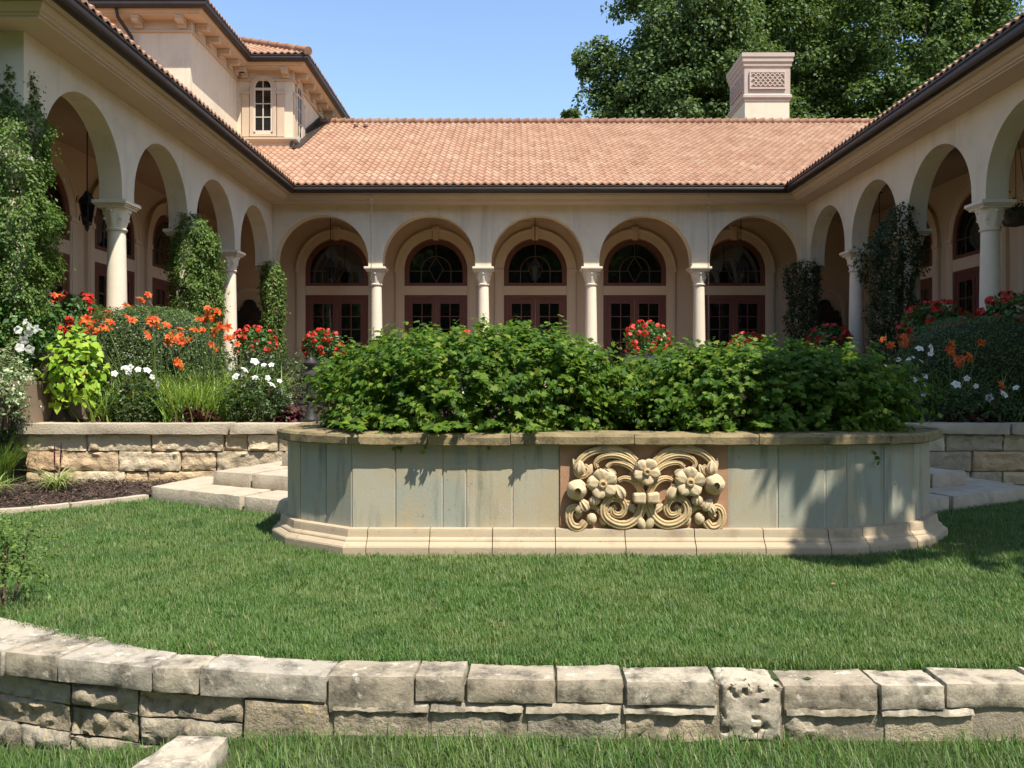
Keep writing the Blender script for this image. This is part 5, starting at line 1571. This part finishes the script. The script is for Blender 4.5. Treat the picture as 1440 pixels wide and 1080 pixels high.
# ================================================================== LAMP, LANTERNS, CHAINS, FOUNTAINS
LX, LY = -2.67, 11.0
LAMP = thing('garden_lamp', 'black tiered metal garden lamp on the wall end beside the planter shrub', 'lamp', (LX, LY, .75))
mb = MB(); mb.box(LX - .11, LY - .11, .60, LX + .11, LY + .11, .78)
mb.lathe([(.10, .78), (.075, .84), (.05, .95), (.045, 1.02), (.06, 1.03)], (LX, LY, 0), 16)
part('post', mb, M['iron'], LAMP, sm=45)
for z in (1.10, 1.38, 1.53):
    r = {1.10: .085, 1.38: .13, 1.53: .10}[z]
    mb = MB(); mb.lathe([(.03, -.07), (r * .8, -.055), (r, -.03), (r, -.015), (r * .55, .02), (r * .35, .045), (.03, .055)], (LX, LY, z), 18)
    part('shade', mb, M['iron'], LAMP, sm=40)
mb = MB(); mb.lathe([(.045, 1.02), (.06, 1.12), (.06, 1.28), (.05, 1.36), (.045, 1.5), (.02, 1.58), (.012, 1.64)], (LX, LY, 0), 12)
part('lantern_body', mb, M['iron'], LAMP, sm=45)

LAN = thing('hanging_lantern', 'ornate black hanging lantern in the nearest left arch', 'lantern', (-7.25, 14.3, Z_TOP - .04), 'lanterns hanging in the galleries')
mb = MB(); mb.lathe([(.07, -.03), (.06, 0), (.05, 0)], (-7.25, 14.3, Z_TOP - .04), 14)
mb.tube([(-7.25, 14.3, Z_TOP - .06), (-7.25, 14.3, 4.46)], .011, 8)
part('hanging_rod', mb, M['iron'], LAN, sm=45)
lc = (-7.25, 14.3, 3.80)
mb = MB()
for k in range(6):
    a = k * PI / 3; b = a + PI / 3
    f = lambda r, z, q: (lc[0] + r * math.cos(q), lc[1] + r * math.sin(q), lc[2] + z)
    mb.tube([f(.02, .06, a), f(.075, .14, a), f(.125, .44, a), f(.14, .50, a), f(.07, .58, a), f(.02, .66, a)], .011, 6)
    for r, z in ((.075, .14), (.125, .44)): mb.tube([f(r, z, a), f(r, z, b)], .010, 6)
    mb.tube([f(.13, .46, a), f(.19, .49, a), f(.185, .55, a), f(.15, .54, a)], .008, 6)
    mb.tube([f(.10, .26, a), f(.14, .22, a), f(.13, .16, a)], .006, 6)
mb.lathe([(.004, -.02), (.02, .0), (.035, .04), (.03, .07), (.075, .10), (.075, .13)], lc, 12); mb.lathe([(.13, .47), (.12, .50), (.05, .60), (.03, .62), (.04, .64), (.02, .67)], lc, 12)
part('lantern_cage', mb, M['iron'], LAN, sm=45)
mb = MB(); mb.lathe([(.066, .14), (.114, .44)], lc, 6, caps=False)
part('pane', mb, M['glass'], LAN)
WM_OFF = Vector((-7.25, 14.3, Z_TOP - .04))
for x, y, lab in ((-7.25, 19.3, 'black hanging lantern over the green vine in the left gallery'), (-4.96, 22.6, 'black hanging lantern in the first arch of the back arcade'),
                  (.50, 22.6, 'black hanging lantern in the middle arch of the back arcade'), (6.0, 22.6, 'black hanging lantern in the last arch of the back arcade'),
                  (8.45, 19.7, 'black hanging lantern in the shaded right gallery')):
    c = dup(LAN, (x, y, Z_TOP - .04)); c['label'] = lab

def rain_chain(x, label):
    y = YB - .69
    mb = MB(); z = 5.82; k = 0
    while z > .95:
        pts = [(x + .018 * math.cos(a) * (1 if k % 2 else .0), y + .018 * math.cos(a) * (0 if k % 2 else 1), z - .035 + .035 * math.sin(a)) for a in np.linspace(0, 2 * PI, 11)]
        mb.tube(pts, .005, 5, up=Vector((.3, .5, .8)))
        z -= .058; k += 1
    tag(put('rain_chain', mb.mesh('rain_chain', M['steel'], 60)), label, 'rain chain', 'rain chains')
rain_chain(-3.55, 'thin metal rain chain hanging in front of the left column of the back arcade')
rain_chain(4.70, 'thin metal rain chain hanging in front of the right column of the back arcade')

def wall_fountain(x, label):
    t = thing('wall_fountain', label, 'fountain', (x, GY - .1, FLOOR), 'bronze wall fountains')
    y = GY
    half = [(.0, 3.46), (.10, 3.44), (.17, 3.36), (.19, 3.26), (.25, 3.23), (.26, 3.14), (.36, 3.16), (.42, 3.08), (.40, 2.98), (.47, 2.94), (.47, 2.1)]
    poly = [(x + a, z) for a, z in half] + [(x - a, z) for a, z in half[:0:-1]]
    mb = MB(); mb.slabxz(poly, y - .10, y)
    mb.ring(x, 3.23, .10, .14, 0, 2 * PI - .01, y - .13, y - .10, 20)
    part('back_plate', mb, M['bronze'], t, bevel=.015)
    mb = MB(); mb.lathe([(.06, 2.9), (.10, 2.86), (.11, 2.80), (.06, 2.74), (.02, 2.72)], (x, y - .10, 0), 14); mb.tube([(x, y - .18, 2.78), (x, y - .26, 2.76)], .02, 8)
    part('spout', mb, M['bronze'], t, sm=50)
    mb = MB(); mb.lathe([(.10, FLOOR), (.12, 1.4), (.10, 1.7), (.30, 1.95), (.48, 2.08), (.50, 2.16), (.44, 2.16), (.3, 2.05), (.05, 2.02)], (x, y - .50, 0), 24)
    part('basin', mb, M['bronze'], t, sm=45)
    mb = MB(); mb.ring(x, 3.18, .50, .60, 0, PI, y - .06, y - .001, 24); mb.box(x - .60, y - .06, FLOOR, x - .50, y - .001, 3.18); mb.box(x + .50, y - .06, FLOOR, x + .60, y - .001, 3.18)
    part('stone_arch', mb, tr_me.materials[0], t, sm=40)
wall_fountain(-7.40, 'dark bronze wall fountain in an arched niche at the left end of the gallery')
wall_fountain(8.55, 'dark bronze wall fountain in an arched niche at the right end of the gallery')

HB = thing('hanging_basket', 'dark trailing plant in a wire hanging basket behind the right column', 'hanging basket', (8.32, 14.1, Z_TOP - .04))
mb = MB()
for k in range(3): mb.tube([(8.32, 14.1, Z_TOP - .05), (8.32 + .2 * math.cos(k * 2.1), 14.1 + .2 * math.sin(k * 2.1), 4.12)], .006, 6)
part('chains', mb, M['iron'], HB)
mb = MB(); mb.lathe([(.05, 3.83), (.18, 3.86), (.23, 4.0), (.24, 4.12), (.21, 4.12)], (8.32, 14.1, 0), 20)
part('basket', mb, M['urn'], HB, sm=45)
put('foliage', mound_leaves('foliage', (8.32, 14.1, 4.12), (.34, .34, .26), 420, .07, 'oval', M['leaf_ivy_shaded'], zmin=-.9, lump=.3, shell=(.5, 1.1), tipdown=.9, seed=99), HB)

# ================================================================== TREES
def tree(label, base, h_trunk, blobs, n, size, mat, seed, group=None, shape='quad', name='broadleaf_tree', clump=.85, rt=.28):
    rng = np.random.default_rng(seed); rr = random.Random(seed)
    t = thing(name, label, 'tree', base, group)
    mb = MB()
    b = Vector(base); top = b + Vector((rr.uniform(-.3, .3), rr.uniform(-.3, .3), h_trunk))
    mid = [b.lerp(top, k / 5) + Vector((rr.uniform(-.1, .1), rr.uniform(-.1, .1), 0)) * (1 if 0 < k < 5 else 0) for k in range(6)]
    mb.tube(mid, [rt * 1.35, rt * 1.05, rt * .95, rt * .85, rt * .75, rt * .6], 12)
    vols = [q[3] * q[4] * q[5] for q in blobs]
    area = np.array([(q[3] * q[4] + q[4] * q[5] + q[3] * q[5]) for q in blobs]); area = area / area.sum()
    P, U = [], []
    for q, w in zip(blobs, area):
        c = np.array(q[:3]); r = np.array(q[3:6])
        k = max(4, int(n * w / 150)); cl = clump if len(q) < 7 else q[6]
        u = sph(k, rng); rad = rng.uniform(.35, 1, k) ** .5
        cc = c + u * r * rad[:, None]
        for ci, ui in zip(cc, u):
            m_ = int(150 * rng.uniform(.6, 1.4)); s = cl * rng.uniform(.6, 1.25)
            v = sph(m_, rng); rv = rng.uniform(.35, 1, m_)[:, None] ** .6
            P.append(ci + v * rv * s * np.array([1, 1, .75])); U.append(v * .7 + ui * .5)
        tip = Vector(c); st = mid[rr.choice([3, 4, 5])]
        for j in range(3):
            e_ = tip + Vector((r[0] * rr.uniform(-.6, .6), r[1] * rr.uniform(-.6, .6), r[2] * rr.uniform(-.5, .7)))
            mb.tube([st, st.lerp(e_, .4) + Vector((0, 0, .3)), e_], [rt * .4, rt * .25, rt * .06], 7)
    part('trunk', mb, M['bark'], t, sm=60)
    P = np.concatenate(P); U = np.concatenate(U); n_ = len(P)
    N_ = unit(U * .55 + np.array([0, 0, .55]) + rng.normal(0, .5, (n_, 3)))
    T = unit(U + np.array([0, 0, -.5]) + rng.normal(0, .6, (n_, 3)))
    put('crown', leaves('crown', P, N_, T, size * rng.uniform(.65, 1.3, n_), shape, mat), t)
    return t
TREES = 'tall trees behind the villa'
tree('tall poplar with pale rounded leaves standing clear against the sky', (8.2, 40, -.3), 12,
     [(8.0, 40, 19.5, 3.2, 3, 5.5), (7.2, 40, 13.5, 2.6, 2.6, 4), (9.5, 40, 14, 3, 2.6, 4.5), (3.75, 39.8, 16.3, .75, .7, 1.1, .55), (3.9, 39.8, 13.9, .9, .8, 1.3, .6), (5.1, 39.8, 15.0, 1.1, 1, 2, .7), (8, 40, 25, 2, 2, 3)], 90000, .19, M['leaf_tree_light'], 201, TREES)
tree('dark bushy tree behind the lattice chimney', (13.5, 44, -.3), 12, [(13.3, 44, 18, 4.2, 3.4, 6), (12.0, 43, 12.5, 3.4, 3, 3.6), (15.5, 44, 13, 3.6, 3, 4), (13.5, 44, 24, 3, 3, 4)], 85000, .195, M['leaf_tree'], 202, TREES)
tree('broad dark tree filling the sky above the right wing roof', (20.5, 42, -.3), 12, [(20, 42, 18, 4.5, 3.4, 6), (18.2, 41, 13.0, 2.6, 2.4, 3, .7), (23.5, 42, 15, 4, 3, 5), (22, 42, 23, 4, 3, 4)], 90000, .195, M['leaf_tree'], 203, TREES)
tree('farthest tall tree closing the gap between the other crowns', (17, 52, -.3), 14, [(16, 52, 19, 6, 4, 8), (24, 52, 19, 6, 4, 8), (10.5, 51, 17, 4.5, 3, 7)], 80000, .27, M['leaf_tree'], 204, TREES)
tree('small sapling top showing above the roof ridge left of the poplar', (2.35, 38, -.3), 12.2, [(2.35, 38, 12.9, .30, .3, .42, .28)], 450, .2, M['leaf_tree_light'], 205, rt=.1)
SHADE = tree('leafy shade tree on the lawn to the right of the planter', (8.0, 4.6, -.2), 5.2, [(7.0, 5.2, 7.4, 1.9, 1.9, 1.6), (8.6, 4.2, 8.4, 1.8, 1.8, 1.5), (6.6, 3.6, 7.8, 1.0, 1.2, 1.0), (8.2, 6.6, 7.6, 1.6, 1.5, 1.4), (5.5, 4.5, 6.7, 1.0, 1.0, .7, .5), (4.75, 3.95, 6.3, .75, .7, .5, .36), (4.4, 4.5, 6.9, .5, .5, .3, .25)], 17000, .2, M['leaf_tree'], 206, clump=.65, rt=.16)
tree('leafy shade tree beside the right wing of the villa', (9.6, 7.4, -.2), 4.6, [(8.4, 7.8, 6.9, 1.7, 1.6, 1.5), (9.6, 8.2, 7.8, 1.6, 1.5, 1.5), (9.8, 6.6, 7.2, 1.5, 1.5, 1.3), (8.3, 9.2, 6.6, 1.2, 1.0, 1.0)], 14000, .2, M['leaf_tree'], 207, clump=.65, rt=.16)
BK = tree('tree on the far side of the garden behind the viewer', (-6, -18, -.3), 5, [(-6, -18, 8, 4, 4, 4), (-4, -17, 5, 3, 3, 3), (-8, -18, 5, 3, 3, 3)], 9000, .5, M['leaf_tree'], 208, 'trees behind the viewer', clump=1.1)
for x, y, rz, s in ((1, -19, 1.2, 1.5), (8, -20, 2.5, 1.4), (-13, -17, 4, 1.4), (16, -16, 5, 1.4), (-20, -8, 3, 1.3), (4.5, -24, 0.4, 1.8), (-3, -25, 2.4, 1.8), (12, -26, 3.3, 1.8), (-10, -25, 5.1, 1.8)):
    dup(BK, (x, y, -.3), rz, s)
